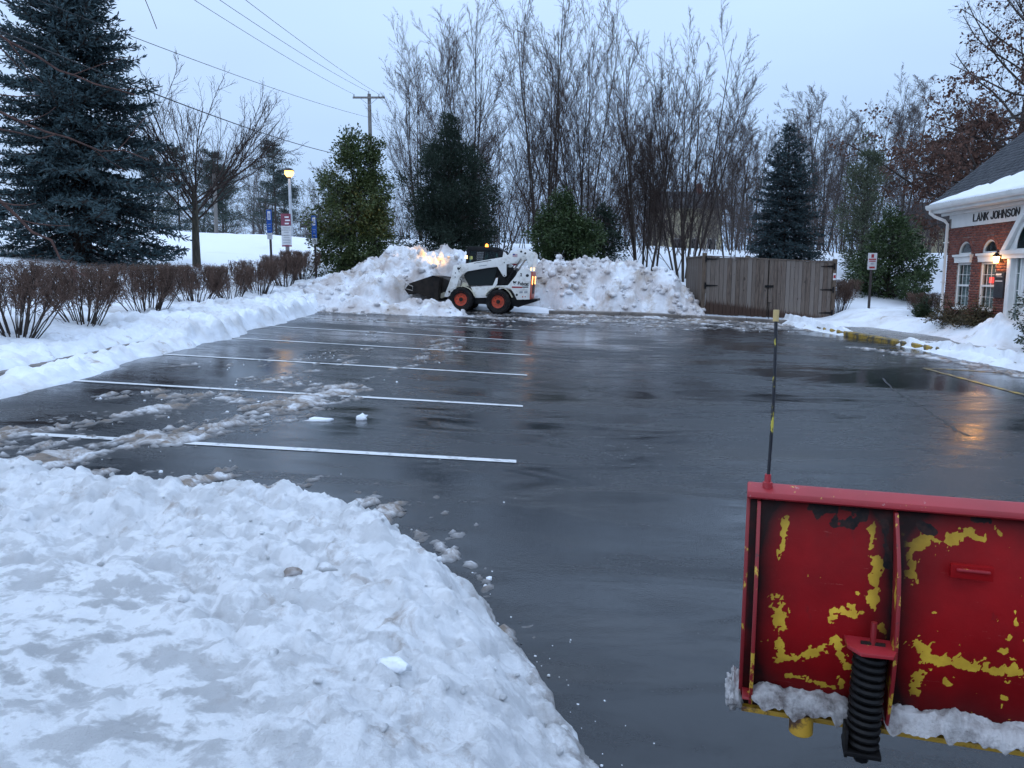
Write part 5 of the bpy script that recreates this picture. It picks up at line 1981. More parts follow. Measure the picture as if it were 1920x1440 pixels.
# --- vase shaped tree by the spruce
rs = np.random.RandomState(211)
P0, R0 = stems(rs, 1, 2.6, 2, .16, .0, 8, .015)
R0 = np.linspace(.15, .08, 8)[None]
P1, R1 = grow(rs, P0, R0, 15, .60, .99, 47, 9, 1.60, 9, .32, .05, .05, .25, .02)
P1b, R1b = grow(rs, P1, R1, 5, .15, .7, 30, 7, .62, 7, .6, .06, .06, .4, .012)
P2, R2 = grow(rs, np.concatenate([P1[:, ::2][:, :5], P1b[:, [0, 2, 4, 5, 6]]]), np.concatenate([R1[:, ::2][:, :5], R1b[:, [0, 2, 4, 5, 6]]]), 8, .2, 1.0, 33, 9, .38, 5, .5, .08, .09, .5, .006)
P3, R3 = grow(rs, P2, R2, 6, .15, 1.0, 35, 9, .5, 4, .6, .08, .12, .4, .0045)
t, c = tubes(P0, R0, 10), join([tubes(P1, R1, 6), tubes(P1b, R1b, 5), tubes(P2, R2, 4), tubes(P3, R3, 3)])
tree_obj('vase shaped bare tree with a single trunk beside the big blue spruce', 'bare tree', (-10.55, 26, tz(-10.55, 26) - .05), t, c, 'bark_olive', 'twig_grey')


# --- spruces
def spruce(seed, H, Rb, whorls, mat, sparse_base=.12, zb=.05, twig=.15, per=6.5, dens=1.0):
    rs = np.random.RandomState(seed)
    P0 = np.zeros((1, 10, 3)); P0[0, :, 2] = np.linspace(-.3, H, 10)
    R0 = (np.linspace(.024 * H, .004, 10))[None]
    zs_, az, ln, el = [], [], [], []
    for k in range(whorls):
        u = (k + rs.rand() * .6) / whorls
        z = H * (zb + (.985 - zb) * u)
        nb = int(per + rs.rand() * 2)
        a0 = rs.rand() * 6.28
        for j in range(nb):
            zs_.append(z + rs.randn() * .06); az.append(a0 + 2 * np.pi * j / nb + rs.randn() * .2)
            prof = (1 - u) ** .70 * (.80 + .2 * min(1, u / .12))
            ln.append(Rb * prof * rs.uniform(.72, 1.12) + .06)
            el.append(R(-14 + 52 * u ** 1.2 + rs.randn() * 6))
    zs_, az, ln, el = map(np.array, (zs_, az, ln, el))
    B = len(zs_)
    m = 8
    d = np.stack([np.cos(az) * np.cos(el), np.sin(az) * np.cos(el), np.sin(el)], -1)
    p = np.stack([np.zeros(B), np.zeros(B), zs_], -1)
    pts = [p]
    for j in range(m - 1):
        bend = -.07 if j < 3 else .10
        d = unit(d + np.array([0, 0, bend]) + .05 * rs.randn(B, 3))
        pts.append(pts[-1] + d * (ln / (m - 1))[:, None])
    P1 = np.stack(pts, 1)
    R1 = np.maximum(.012 * ln[:, None] * np.linspace(1, .2, m)[None], .004)
    # side shoots, mostly in the plane of the branch
    step = .115 / dens
    C = []; D = []; Lr = []; U = []
    seg = ln / (m - 1)
    for b in range(B):
        n_ = max(3, int(ln[b] / step))
        t = (np.arange(n_) + rs.rand(n_)) / n_
        t = t[t > .10]
        if zs_[b] < sparse_base * H:
            t = t[rs.rand(len(t)) < .25 + .75 * t]
        f = t * (m - 1); i = np.clip(f.astype(int), 0, m - 2); w_ = (f - i)[:, None]
        q = P1[b, i] * (1 - w_) + P1[b, i + 1] * w_
        tn = unit(P1[b, i + 1] - P1[b, i])
        sd = unit(np.cross(tn, [0, 0, 1.]))
        for s in (-1, 1):
            dd = unit(tn * .75 + s * sd * rs.uniform(.5, 1.0, (len(t), 1)) + np.array([0, 0, 1.]) * rs.uniform(-.30, .18, (len(t), 1)))
            C.append(q); D.append(dd); Lr.append(np.clip(.40 * ln[b] * (1 - t) ** .8, .06, .55) * rs.uniform(.7, 1.2, len(t)))
        C.append(q); D.append(unit(tn + .5 * rs.randn(len(t), 3) + np.array([0, 0, .35]))); Lr.append(np.full(len(t), .05))
    C = np.concatenate(C); D = np.concatenate(D); Lr = np.concatenate(Lr)
    # finger-like twig tips along every shoot
    nt_ = np.clip((Lr / (.085 / dens)).astype(int), 1, 6)
    idx = np.repeat(np.arange(len(C)), nt_)
    fr_ = (np.concatenate([np.arange(k) for k in nt_]) + .5) / nt_[idx]
    c = C[idx] + D[idx] * (Lr[idx] * fr_)[:, None]
    dd = unit(D[idx] + .55 * rs.randn(len(idx), 3) + np.array([0, 0, .10]))
    parts = []
    k0 = leaves(rs, c, dd, twig, .26); parts.append(k0)
    k0 = leaves(rs, c + dd * twig * .1, dd, twig * .9, .26); parts.append(k0)
    # shoots as thin twigs
    Q = np.stack([C, C + D * (Lr * .5)[:, None], C + D * Lr[:, None]], 1)
    keep = Lr > .1
    tw = tubes(Q[keep][:, ::2], np.full((keep.sum(), 2), .004), 3)
    return join([tubes(P0, R0, 10), tubes(P1, R1, 5)]), join(parts), tw


t, c, tw = spruce(301, 10.4, 3.15, 46, 'spruce_needle', sparse_base=.20, zb=.035, twig=.16, per=9, dens=1.15)
x, y = -12.25, 22.3
tree_obj('huge blue spruce at the picture edge beside the bare vase shaped tree', 'spruce', (x, y, tz(x, y) - .05), t, c, 'bark_brown', 'spruce_needle', name='spruce_tree', crown_name='crown', extra=[('twigs', tw, 'bark_brown')])
t, c, tw = spruce(302, 6.5, 2.35, 34, 'spruce_needle_dark', sparse_base=.05, zb=.05, twig=.17, per=8, dens=.9)
x, y = 12.55, 36
tree_obj('small blue green spruce standing behind the wooden enclosure', 'spruce', (x, y, tz(x, y) - .35), t, c, 'bark_brown', 'spruce_needle_dark', name='spruce_tree', crown_name='crown', extra=[('twigs', tw, 'bark_brown')])


# --- broadleaf evergreens: clumps of leaves on limbs
def evergreen(seed, H, prof, nclump, nleaf, size, clump=.34, wd=.5, trunk=.09, droop=.2, fill=.55, hard=1.0):
    """prof: list of (height fraction, radius)"""
    rs = np.random.RandomState(seed)
    ph = np.array([p[0] for p in prof]); pr = np.array([p[1] for p in prof])
    u = rs.rand(nclump * 4)
    rad = np.interp(u, ph, pr)
    kp = rs.rand(len(u)) < (rad / rad.max()) ** 1.3 + .06
    u = u[kp][:nclump]; rad = rad[kp][:nclump]
    a = rs.rand(len(u)) * 2 * np.pi
    wob = 1 + .42 * fbm(a * 1.6, u * 6, 3, seed % 50)
    q = rs.rand(len(u)) ** fill
    C = np.stack([np.cos(a) * rad * q * wob, np.sin(a) * rad * q * wob, u * H + .12 * rs.randn(len(u))], -1)
    out_ = unit(C * np.array([1, 1, .0]) + np.array([0, 0, .15 * H]) * (u[:, None] - .3) + 1e-6)
    per = nleaf // len(u)
    idx = np.repeat(np.arange(len(u)), per)
    cs = clump * rs.uniform(.6, 1.35, len(u))
    off = rs.randn(len(idx), 3) * np.array([1, 1, .75])
    off = unit(off) * (rs.rand(len(idx), 1) ** .5)
    c = C[idx] + off * cs[idx, None]
    d = unit(off * .9 + out_[idx] * .7 + .5 * rs.randn(len(idx), 3) + np.array([0, 0, -droop]))
    lv = leaves(rs, c, d, size, wd, up=.6)
    P0 = np.zeros((1, 8, 3)); P0[0, :, 2] = np.linspace(-.4, H * .92, 8); P0[0, 1:, :2] += .03 * rs.randn(7, 2)
    R0 = np.linspace(trunk, .01, 8)[None]
    st = np.stack([np.zeros(len(u)), np.zeros(len(u)), np.clip(C[:, 2] - .35 * np.hypot(C[:, 0], C[:, 1]) - .1, .1, None)], -1)
    P1 = np.stack([st, st * .5 + C * .5 + rs.randn(len(u), 3) * .05, C], 1)
    R1 = np.tile(np.array([.016, .011, .005]), (len(u), 1))
    return join([tubes(P0, R0, 8), tubes(P1, R1, 4)]), lv


t, c = evergreen(401, 5.6, [(0, .9), (.08, 1.45), (.3, 1.6), (.55, 1.35), (.75, .95), (.9, .55), (1, .2)], 300, 30000, .105, .36, .55)
x, y = -5.95, 29.3
tree_obj('loose yellowish green evergreen with two pointed tops left of the juniper', 'evergreen', (x, y, tz(x, y) - .5), t, c, 'bark_grey', 'magnolia_leaf', name='evergreen_tree', crown_name='crown')
t, c = evergreen(402, 4.6, [(0, .35), (.3, .7), (.7, .5), (1, .1)], 90, 8000, .10, .30, .55)
x, y = -5.2, 29.7
tree_obj('narrow green evergreen spire between the two pointed evergreen tops and juniper', 'evergreen', (x, y, tz(x, y) + .75), t, c, 'bark_grey', 'magnolia_leaf', name='evergreen_tree', crown_name='crown')
t, c = evergreen(403, 6.2, [(0, 1.3), (.06, 2.0), (.3, 1.85), (.5, 1.75), (.7, 1.4), (.85, .8), (.95, .3), (1, .08)], 420, 52000, .13, .42, .28, trunk=.14, droop=-.25, fill=.6)
x, y = -2.55, 32.6
tree_obj('dense dark green juniper with a pointed top behind the tall snow pile', 'juniper', (x, y, tz(x, y) - .4), t, c, 'bark_brown', 'juniper_leaf', name='juniper_tree', crown_name='crown')
t, c = evergreen(404, 3.4, [(0, .9), (.1, 1.3), (.35, 1.45), (.6, 1.25), (.8, .85), (1, .3)], 230, 26000, .105, .34, .55)
x, y = 2.05, 29.9
tree_obj('rounded green holly bush behind the dip between the snow piles', 'holly', (x, y, tz(x, y) - .15), t, c, 'bark_grey', 'holly_leaf', name='holly_tree', crown_name='crown')
t, c = evergreen(405, 3.3, [(0, .6), (.06, 1.2), (.3, 1.45), (.6, 1.05), (.85, .5), (1, .15)], 170, 15000, .11, .34, .5)
x, y = 14.1, 29
tree_obj('dark green holly tree behind the parking sign beside the brick building', 'holly', (x, y, tz(x, y) - .1), t, c, 'bark_grey', 'holly_leaf', name='holly_tree', crown_name='crown')
t, c = evergreen(407, 5.6, [(0, .5), (.3, 1.05), (.6, .9), (.85, .5), (1, .12)], 130, 11000, .13, .34, .3, droop=-.2)
x, y = 14.6, 32.5
tree_obj('pale olive cedar rising just behind the dark holly tree', 'cedar', (x, y, tz(x, y) - .1), t, c, 'bark_grey', 'cedar_leaf', name='cedar_tree', crown_name='crown')
t, c = evergreen(406, 3.0, [(0, .5), (.2, .9), (.6, .6), (1, .1)], 80, 7000, .11, .34, .4)
x, y = 3.6, 31.0
tree_obj('small olive green bush at the foot of the bare trees', 'bush', (x, y, tz(x, y) + .1), t, c, 'bark_grey', 'juniper_leaf', name='evergreen_bush', crown_name='crown')

# --- oak that keeps its brown leaves
rs = np.random.RandomState(501)
P0, R0 = stems(rs, 1, 15.5, 1, .26, .0, 12, .02)
P1, R1 = grow(rs, P0, R0, 30, .40, .97, 52, 9, .40, 8, .34, .05, .08, .70, .02)
P1l, R1l = grow(rs, P0, R0, 40, .10, .50, 80, 9, .45, 8, .34, -.03, .09, .62, .02)
P1 = np.concatenate([P1, P1l]); R1 = np.concatenate([R1, R1l])
P2, R2 = grow(rs, P1, R1, 8, .2, 1.0, 42, 10, .42, 5, .5, .02, .12, .5, .008)
P3, R3 = grow(rs, P2, R2, 7, .10, 1.0, 48, 14, .5, 4, .6, -.02, .14, .4, .005)
tips = P3[:, -1]
z = P3[:, :, 2].mean(1)
pr_ = np.clip(1.25 - (z - 6.0) / 3.5, .10, 1)
sel = rs.rand(len(P3)) < pr_
Ls = P3[sel]
rep = 8
ii = np.repeat(np.arange(len(Ls)), rep)
w_ = rs.rand(len(ii), 1)
c = Ls[ii, 1] * (1 - w_) + Ls[ii, 3] * w_ + .09 * rs.randn(len(ii), 3)
lv = leaves(rs, c, unit(rs.randn(len(ii), 3) + np.array([0, 0, -.8])), .165, .55)
x, y = 21.5, 34
tree_obj('big oak keeping its brown leaves, rising behind the brick building', 'oak', (x, y, tz(x, y) - .2), join([tubes(P0, R0, 10), tubes(P1, R1, 6)]), join([tubes(P2, R2, 3), tubes(P3[:, ::3], R3[:, ::3], 3)]), 'bark_grey', 'twig_grey', name='oak_tree', extra=[('crown', lv, 'oak_leaf')])

# --- white pines beyond the road
def pine(seed, H, Rb):
    rs = np.random.RandomState(seed)
    P0 = np.zeros((1, 8, 3)); P0[0, :, 2] = np.linspace(-.5, H, 8)
    R0 = np.linspace(.16, .02, 8)[None]
    n_ = 70
    u = np.sort(rs.uniform(.22, 1, n_)); a = rs.rand(n_) * 6.28
    ln = Rb * (1.12 - u) ** .7 * rs.uniform(.4, 1.15, n_)
    d = np.stack([np.cos(a), np.sin(a), .12 + .5 * (u - .3)], -1)
    s = np.stack([0 * u, 0 * u, u * H], -1)
    P1 = np.stack([s, s + d * ln[:, None] * .5, s + d * ln[:, None] + np.array([0, 0, .12]) * ln[:, None]], 1)
    R1 = np.tile([.03, .02, .008], (n_, 1))
    per = 130
    ii = np.repeat(np.arange(n_), per)
    t = rs.uniform(.35, 1.05, (len(ii), 1))
    c = s[ii] + d[ii] * ln[ii, None] * t + rs.randn(len(ii), 3) * np.array([.30, .30, .12]) * (.5 + .25 * ln[ii, None])
    lv = leaves(rs, c, unit(rs.randn(len(ii), 3) + np.array([0, 0, .5])), .26, .22)
    return join([tubes(P0, R0, 6), tubes(P1, R1, 4)]), lv


pm = [pine(601, 10.5, 4.4), pine(602, 9, 4.2), pine(603, 8.4, 3.8)]
protos = [None] * 3
for k, (x, y, s, lab) in enumerate([(-23.2, 77, .92, 'tall layered white pine right behind the lit street lamp'), (-28.0, 74, .88, 'white pine just left of the lit street lamp pole'), (-33, 72, .90, 'white pine behind the bare vase shaped tree'), (-40, 76, .92, 'white pine between the spruce and the bare vase shaped tree'), (-31, 84, .95, 'farther white pine among the pines near the street lamp'), (-52, 70, .75, 'white pine showing through the huge spruce'), (-36.5, 86, 1.05, 'white pine farthest back between the vase shaped tree and the lamp'), (-25.5, 88, .95, 'white pine half hidden behind the street lamp globe')]):
    i = k % 3
    T = thing('pine_tree', lab, 'pine', (x, y, tz(x, y) + 1.0), k * 1.3, 'white pines beyond the road')
    if protos[i] is None:
        protos[i] = (mesh_np('trunk', *pm[i][0], 'bark_grey', None).data, mesh_np('crown', *pm[i][1], 'pine_leaf', None).data)
        for o in [o for o in col.objects if o.data in protos[i]]:
            bpy.data.objects.remove(o)
    for nm, me in zip(('trunk', 'crown'), protos[i]):
        link(nm, me, None, T)
    T.scale = (s, s, s)

# --- grey bare trees farther back, one by one
far = [bare(700 + k, 12, n=2 + k % 2, lean=7 + 3 * k, rad=.13, l1=(15, .15, .97, 38 + 4 * k, 9, .42), l2=(11, 36, .42), l3=(12, 38, .45), l4=None, trop=.06, wig=.09, minr=.010) for k in range(3)]
fme = []
for t, c, _ in far:
    a = mesh_np('trunk', *t, 'bark_grey'); b = mesh_np('branches', *c, 'twig_far')
    fme.append((a.data, b.data)); bpy.data.objects.remove(a); bpy.data.objects.remove(b)
spots = [(20.5, 56, .95), (24, 60, 1.02), (28.5, 63, 1.12), (33, 66, 1.25), (17.5, 62, .95), (14, 58, .80), (26, 52, .80), (36.5, 62, 1.0), (31, 55, .85), (11, 63, .85), (22, 70, 1.1),
         (6, 58, .8), (1.5, 62, .85), (-3, 60, .8), (-8, 66, .8), (-14, 86, .75), (-19, 92, .8), (40, 70, 1.2), (9, 50, .62), (19, 49, .62), (3.5, 48, .6), (-1.5, 50, .65), (-60, 66, 1.0), (-48, 80, .9), (18.8, 66, .95), (25.5, 66, 1.05), (30.5, 70, 1.15), (22.5, 53, .78), (28.5, 54, .8), (15.5, 52, .66), (33.5, 58, .92), (12.5, 68, .95), (8, 66, .9)]
spots += [(-34, 104, 1.25), (-40, 108, 1.3), (-46, 100, 1.2), (-27, 110, 1.25), (-23, 104, 1.1), (-54, 96, 1.2), (-37, 92, 1.05), (-30.5, 98, 1.15)]
ZONES = [(-999, -45, 'showing through and beside the huge spruce'), (-45, -26, 'among the white pines beyond the road'), (-26, -10, 'beyond the road between the street lamp and the evergreens'), (-10, -2, 'behind the utility pole and juniper'),
         (-2, 5, 'behind the bare grove over the loader'), (5, 12.5, 'behind the wooden enclosure'), (12.5, 21, 'behind the small blue spruce'), (21, 27, 'above the snowy rise left of the oak'), (27, 34, 'behind the holly and the oak leaves'), (34, 99, 'behind the brick building roof')]
for k, (x, y, s) in enumerate(spots):
    zone = [q for q in ZONES if q[0] <= x * 60 / y < q[1]][0][2]
    T = thing('bare_tree', 'far grey bare tree ' + zone, 'bare tree', (x, y, tz(x, y) - .2), k * 2.1, 'far bare trees ' + zone)
    for nm, me in zip(('trunk', 'branches'), fme[k % 3]):
        link(nm, me, None, T)
    T.scale = (s, s, s)
# undergrowth along the rise, a tangle nobody could count
rs = np.random.RandomState(77)
n_ = 1100
X = rs.uniform(-16, 34, n_); Y = rs.uniform(38, 60, n_)
kp = ~((X < -4) & (Y < 50))
X, Y = X[kp], Y[kp]
a = rs.rand(len(X)) * 6.28; le = rs.uniform(.05, .6, len(X))
d = np.stack([np.cos(a) * np.sin(le), np.sin(a) * np.sin(le), np.cos(le)], -1)
b = np.stack([X, Y, terrain(X, Y) - .1], -1); L = rs.uniform(1.0, 3.6, len(X))[:, None]
Pq = np.stack([b, b + d * L * .5 + rs.randn(len(X), 3) * .1, b + d * L + rs.randn(len(X), 3) * .2], 1)
Rq = np.tile([.022, .015, .007], (len(X), 1))
Pc, Rc = grow(rs, Pq, Rq, 6, .25, 1, 38, 12, .55, 2, .6, .04, .15, .5, .007)
Pd, Rdd = grow(rs, Pc, Rc, 3, .25, 1, 38, 12, .55, 2, .7, .04, .15, .5, .006)
o = mesh_np('undergrowth', *join([tubes(Pq, Rq, 4), tubes(Pc, Rc, 3), tubes(Pd, Rdd, 3)]), 'twig_far', None, True)
tag(o, 'grey leafless brush covering the snowy rise under the far trees', 'undergrowth', kind='stuff')


# --- clipped bare shrubs
def shrub(seed, H, Rt, nst=26, flat=1.0):
    rs = np.random.RandomState(seed)
    a = rs.rand(nst) * 6.28
    q = rs.rand(nst) ** .6
    le = np.radians(4 + 36 * q)
    d = np.stack([np.cos(a) * np.sin(le), np.sin(a) * np.sin(le), np.cos(le)], -1)
    p = np.stack([np.cos(a) * .16 * q, np.sin(a) * .16 * q, np.full(nst, -.15)], -1)
    pts = [p]
    ln = (H * .98 + .15) / np.cos(le) ** .5
    for j in range(6):
        d = unit(d + np.array([0, 0, .05]) + .07 * rs.randn(nst, 3))
        pts.append(pts[-1] + d * (ln / 6)[:, None])
    P0 = np.stack(pts, 1)
    R0 = rs.uniform(.009, .017, (nst, 1)) * np.linspace(1, .35, 7)[None]
    P1, R1 = grow(rs, P0, R0, 11, .38, 1.0, 28, 9, .36, 3, .55, .07, .12, .45, .004)
    P2, R2 = grow(rs, P1, R1, 6, .2, 1.0, 36, 12, .52, 3, .65, .06, .14, .4, .0035)
    P3, R3 = grow(rs, P2, R2, 4, .3, 1.0, 38, 14, .6, 2, .7, .08, .12, .3, .0042)
    top = H * (1.0 + .05 * rs.randn(100000))
    res = []
    for P, Rr, kk in ((P0, R0, 5), (P1, R1, 4), (P2, R2, 3), (P3, R3, 3)):
        P = P.copy()
        lim = top[:len(P)][:, None] + .0
        P[..., 2] = np.where(P[..., 2] > lim, lim + (P[..., 2] - lim) * .12, P[..., 2])
        rr = np.hypot(P[..., 0], P[..., 1])
        f = np.where(rr > Rt, (Rt + (rr - Rt) * .25) / np.maximum(rr, 1e-6), 1)
        P[..., 0] *= f; P[..., 1] *= f
        res.append(tubes(P, Rr, kk))
    return join(res[:1]), join(res[1:])


shr = [shrub(801, 1.08, .80, 30), shrub(802, 1.02, .78, 30), shrub(803, 1.05, .74, 30), shrub(804, 1.0, .70, 26), shrub(805, 1.08, .72, 34)]
sme = []
for t, c in shr:
    a = mesh_np('stems', *t, 'bark_grey'); b = mesh_np('twigs', *c, 'twig_purple')
    sme.append((a.data, b.data)); bpy.data.objects.remove(a); bpy.data.objects.remove(b)
hed = [(-7.38, 11.45, .98, 'bare clipped hedge shrub at the picture edge, nearest of the row'), (-7.42, 13.35, .95, 'second bare clipped hedge shrub of the row, below the big spruce'),
       (-7.40, 15.65, .93, 'third bare clipped hedge shrub of the row'), (-7.40, 18.1, .93, 'fourth bare clipped hedge shrub, in front of the bare vase tree'),
       (-7.38, 20.3, .93, 'fifth bare clipped hedge shrub of the row'), (-7.38, 22.6, .92, 'sixth bare clipped hedge shrub, under the nearer blue sign'),
       (-7.40, 25.2, .98, 'seventh bare clipped hedge shrub, beside the end of the tall snow pile'), (-7.5, 27.6, .95, 'last bare hedge shrub, under the farther blue sign')]
for k, (x, y, s, lab) in enumerate(hed):
    T = thing('hedge_shrub', lab, 'shrub', (x, y, tz(x, y) - .02), k * 1.9, 'bare clipped shrubs along the car park')
    for nm, me in zip(('stems', 'twigs'), sme[(k * 2) % 5]):
        link(nm, me, None, T)
    T.scale = (s, s, s)
for x, y, s, lab in [(11.2, 26.4, .92, 'bare brown shrub against the enclosure post'), (12.55, 23.4, .72, 'bare rounded shrub at the corner of the brick building')]:
    T = thing('bare_shrub', lab, 'shrub', (x, y, tz(x, y) - .05), x, 'bare shrubs near the building')
    for nm, me in zip(('stems', 'twigs'), sme[int(x) % 3]):
        link(nm, me, None, T)
    T.scale = (s, s, s * (1.15 if x < 12 else 1))
for x, y, H, rr_, mt, lab, z in [(11.35, 16.45, .95, .50, 'box_leaf', 'dark green clipped bush beside the entrance at the picture edge', .45), (11.75, 20.6, .48, .55, 'dry_leaf', 'low olive brown shrub under the two windows', .58), (11.85, 19.7, .5, .45, 'dry_leaf', 'sparse olive shrub against the brick below the right window', .58), (12.2, 22.85, .38, .22, 'box_leaf', 'small green sprig in front of the bare rounded shrub', .55)]:
    t, c = evergreen(int(x * 100 + y), H, [(0, rr_ * .6), (.3, rr_), (.8, rr_ * .8), (1, rr_ * .4)], 70, 5200 if mt == 'box_leaf' else 2400, .055, .16, .5, trunk=.02)
    tree_obj(lab, 'bush', (x, y, z), t, c, 'bark_brown', mt, name='evergreen_bush', crown_name='crown')

# --- tree beside us whose twigs hang into the picture
rs = np.random.RandomState(901)
NT = thing('bare_tree', 'thin bare branches reaching in from the picture edge in front of the spruce', 'bare tree', (-4.6, 4.6, lz(-4.6, 4.6)))
MB().tube([(0, 0, -.2), (.02, .02, 1.2), (.0, .05, 2.6), (-.05, .05, 4.5)], [.12, .10, .085, .05], 10).build('trunk', 'bark_grey', NT, smooth=True)


def bough(pts, r0, nside, seed):
    rs = np.random.RandomState(seed)
    P = np.array(pts, float)
    t = np.linspace(0, 1, len(P)); tt = np.linspace(0, 1, 14)
    Q = np.stack([np.interp(tt, t, P[:, k]) for k in range(3)], -1)
    Q[1:-1] += rs.randn(12, 3) * .012
    Rr = np.linspace(r0, .0035, 14)
    a = tubes(Q[None], Rr[None], 6)
    b = grow(rs, Q[None], Rr[None], nside, .35, .98, 32, 10, .20, 5, .55, .05, .10, .5, .003)
    return join([a, tubes(*b, 4)])


o0 = np.array([-4.6, 4.6, lz(-4.6, 4.6)])
for pts, r0, ns, sd in [([(-4.55, 4.65, 3.6), (-3.3, 4.7, 3.48), (-2.75, 4.8, 3.08), (-2.3, 4.9, 2.95)], .014, 4, 1), ([(-4.6, 4.65, 3.3), (-3.3, 4.6, 2.98), (-2.8, 4.7, 2.72), (-2.2, 4.8, 2.55)], .014, 4, 2),
                        ([(-4.6, 4.65, 2.75), (-3.2, 4.7, 2.72), (-2.7, 4.7, 2.68)], .009, 2, 3), ([(-4.6, 4.65, 2.6), (-3.3, 4.6, 2.45), (-2.95, 4.6, 2.25), (-2.68, 4.6, 1.98), (-2.5, 4.55, 1.85)], .016, 5, 4),
                        ([(-4.6, 4.65, 4.0), (-2.9, 4.4, 4.45), (-1.98, 4.3, 3.62), (-1.93, 4.3, 3.42)], .009, 3, 5)]:
    v, f = bough(pts, r0, ns, sd)
    mesh_np('branch', v - o0, f, 'twig_red', NT, True)

# ================================================================== POLES, SIGNS, WIRES, LAMP
simple('pole_wood', (.20, .185, .17), (.13, .12, .11), 4, .85, .4, 30, stretch=(3, 3, .4))
simple('galvanised', (.42, .45, .48), (.33, .36, .39), 5, .45)
simple('post_brown', (.055, .045, .042), (.035, .03, .03), 6, .6)
simple('sign_blue', (.012, .10, .42), (.010, .08, .36), 5, .4)
simple('sign_maroon', (.22, .045, .075), (.18, .035, .06), 5, .4)
simple('sign_white', (.60, .60, .61), (.52, .52, .53), 5, .4)
simple('wire_black', (.012, .012, .013), (.02, .02, .02), 5, .5)
simple('traffic_black', (.012, .013, .012), (.02, .02, .02), 5, .5)
px, py = -10.7, 60
pz = tz(px, py)
UP = thing('utility_pole', 'wooden utility pole with a crossarm rising behind the loose green evergreen', 'utility pole', (px, py, pz))
MB().tube([(0, 0, -1), (0, 0, 15.45 - pz)], [.19, .13], 12).build('pole', 'pole_wood', UP, smooth=True)
MB().box(-1.2, 1.2, -.24, -.14, 15.08 - pz, 15.22 - pz).build('crossarm', 'pole_wood', UP, .01)
for xx in (-1.1, .0, .75):
    MB().lathe([(0, 0), (.05, 0), (.06, .05), (.035, .08), (.06, .12), (.03, .18), (0, .18)], (xx, -.19, 15.22 - pz if xx else 15.45 - pz), 'z', 10).build('insulator', 'galvanised', UP)
for s in (-1, 1):
    MB().tube([(s * .62, -.19, 15.08 - pz), (0, -.14, 14.6 - pz)], .02, 5).build('brace', 'galvanised', UP)


def wire(label, pts3, rad, n_=60):
    Yk = [p[1] for p in pts3]
    cz = np.polyfit(Yk, [p[2] for p in pts3], 2); cx_ = np.polyfit(Yk, [p[0] for p in pts3], 1)
    yy = np.linspace(Yk[0], Yk[-1], n_)
    Q = np.stack([np.polyval(cx_, yy), yy, np.polyval(cz, yy)], -1)
    o = mesh_np('overhead_wire', *tubes(Q[None], np.full((1, n_), rad), 5), 'wire_black', None, True)
    return tag(o, label, 'wire', 'wires from the utility pole')


wire('overhead wire leaving the left end of the crossarm, lowest of the top three', [(-11.8, 60, 15.4), (-11.69, 30, 11.97), (-11.6, -5, 9.4)], .011)
wire('overhead wire leaving the top of the utility pole, middle of the top three', [(-10.7, 60, 15.6), (-10.81, 30, 11.97), (-10.8, -5, 9.4)], .011)
wire('overhead wire leaving the right end of the crossarm, uppermost in the sky', [(-9.9, 60, 15.4), (-9.83, 30, 11.97), (-9.7, -5, 9.4)], .011)
wire('thin overhead wire crossing the sky above the vase shaped tree', [(-10.7, 60, 13.75), (-10.7, 21.4, 8.4), (-10.7, -5, 5.6)], .011)
wire('thick overhead cable passing in front of the spruce and the vase shaped tree', [(-10.7, 60, 10.6), (-10.7, 44.3, 9.1), (-10.7, 23.9, 7.1), (-10.7, 3, 6.6)], .02)

# street lamp, lit
lx, ly = -14.1, 50
lzz = tz(lx, ly)
SLP = thing('street_lamp', 'pale street lamp post with a lit warm yellow head behind the signs', 'street lamp', (lx, ly, lzz))
hz = 8.35 - lzz
MB().tube([(0, 0, -.5), (0, 0, hz - .30)], [.11, .085], 12).build('post', 'galvanised', SLP, smooth=True)
emit('street_glow', (1.0, .55, .14), 3.6)
MB().lathe([(0, hz - .32), (.10, hz - .32), (.13, hz - .22), (.0, hz - .22)], (0, 0, 0), 'z', 10).build('collar', 'steel_dark', SLP)
MB().lathe([(0, hz - .22), (.14, hz - .22), (.30, hz - .02), (.29, hz + .16), (.0, hz + .18)], (0, 0, 0), 'z', 10).build('globe', 'street_glow', SLP, smooth=True)
MB().lathe([(.34, hz + .15), (.32, hz + .20), (.12, hz + .33), (0, hz + .35)], (0, 0, 0), 'z', 10).build('cap', 'steel_dark', SLP)
pl2 = bpy.data.lights.new('street_lamp_light', 'POINT')
pl2.energy = 15
pl2.color = (1.0, .6, .25)
pl2.shadow_soft_size = .3
po = bpy.data.objects.new('street_lamp_light', pl2)
col.objects.link(po); po.parent = SLP; po.location = (0, -.6, hz - .1)


def sign_post(label, x, y, ztop, w_, rows, post_mat, post_w=.05, zbase=None, name='parking_sign', cat='sign', rot=0., lean=0.):
    z0 = tz(x, y) if zbase is None else zbase
    S_ = thing(name, label, cat, (x, y, z0), rot)
    S_.rotation_euler[1] = lean
    H_ = ztop - z0
    MB().box(-post_w / 2, post_w / 2, -.0, post_w, -.5, H_ - .05).build('post', post_mat, S_)
    for (za, zb, mt, prints) in rows:
        pn = MB().box(-w_ / 2, w_ / 2, -.016, -.003, H_ - zb, H_ - za).build('panel', mt, S_, .003)
        for (xa, xb, pa, pb, pm_) in prints:
            MB().box(xa * w_, xb * w_, -.0195, -.0165, H_ - pb, H_ - pa).build('print', pm_, pn)
    return S_


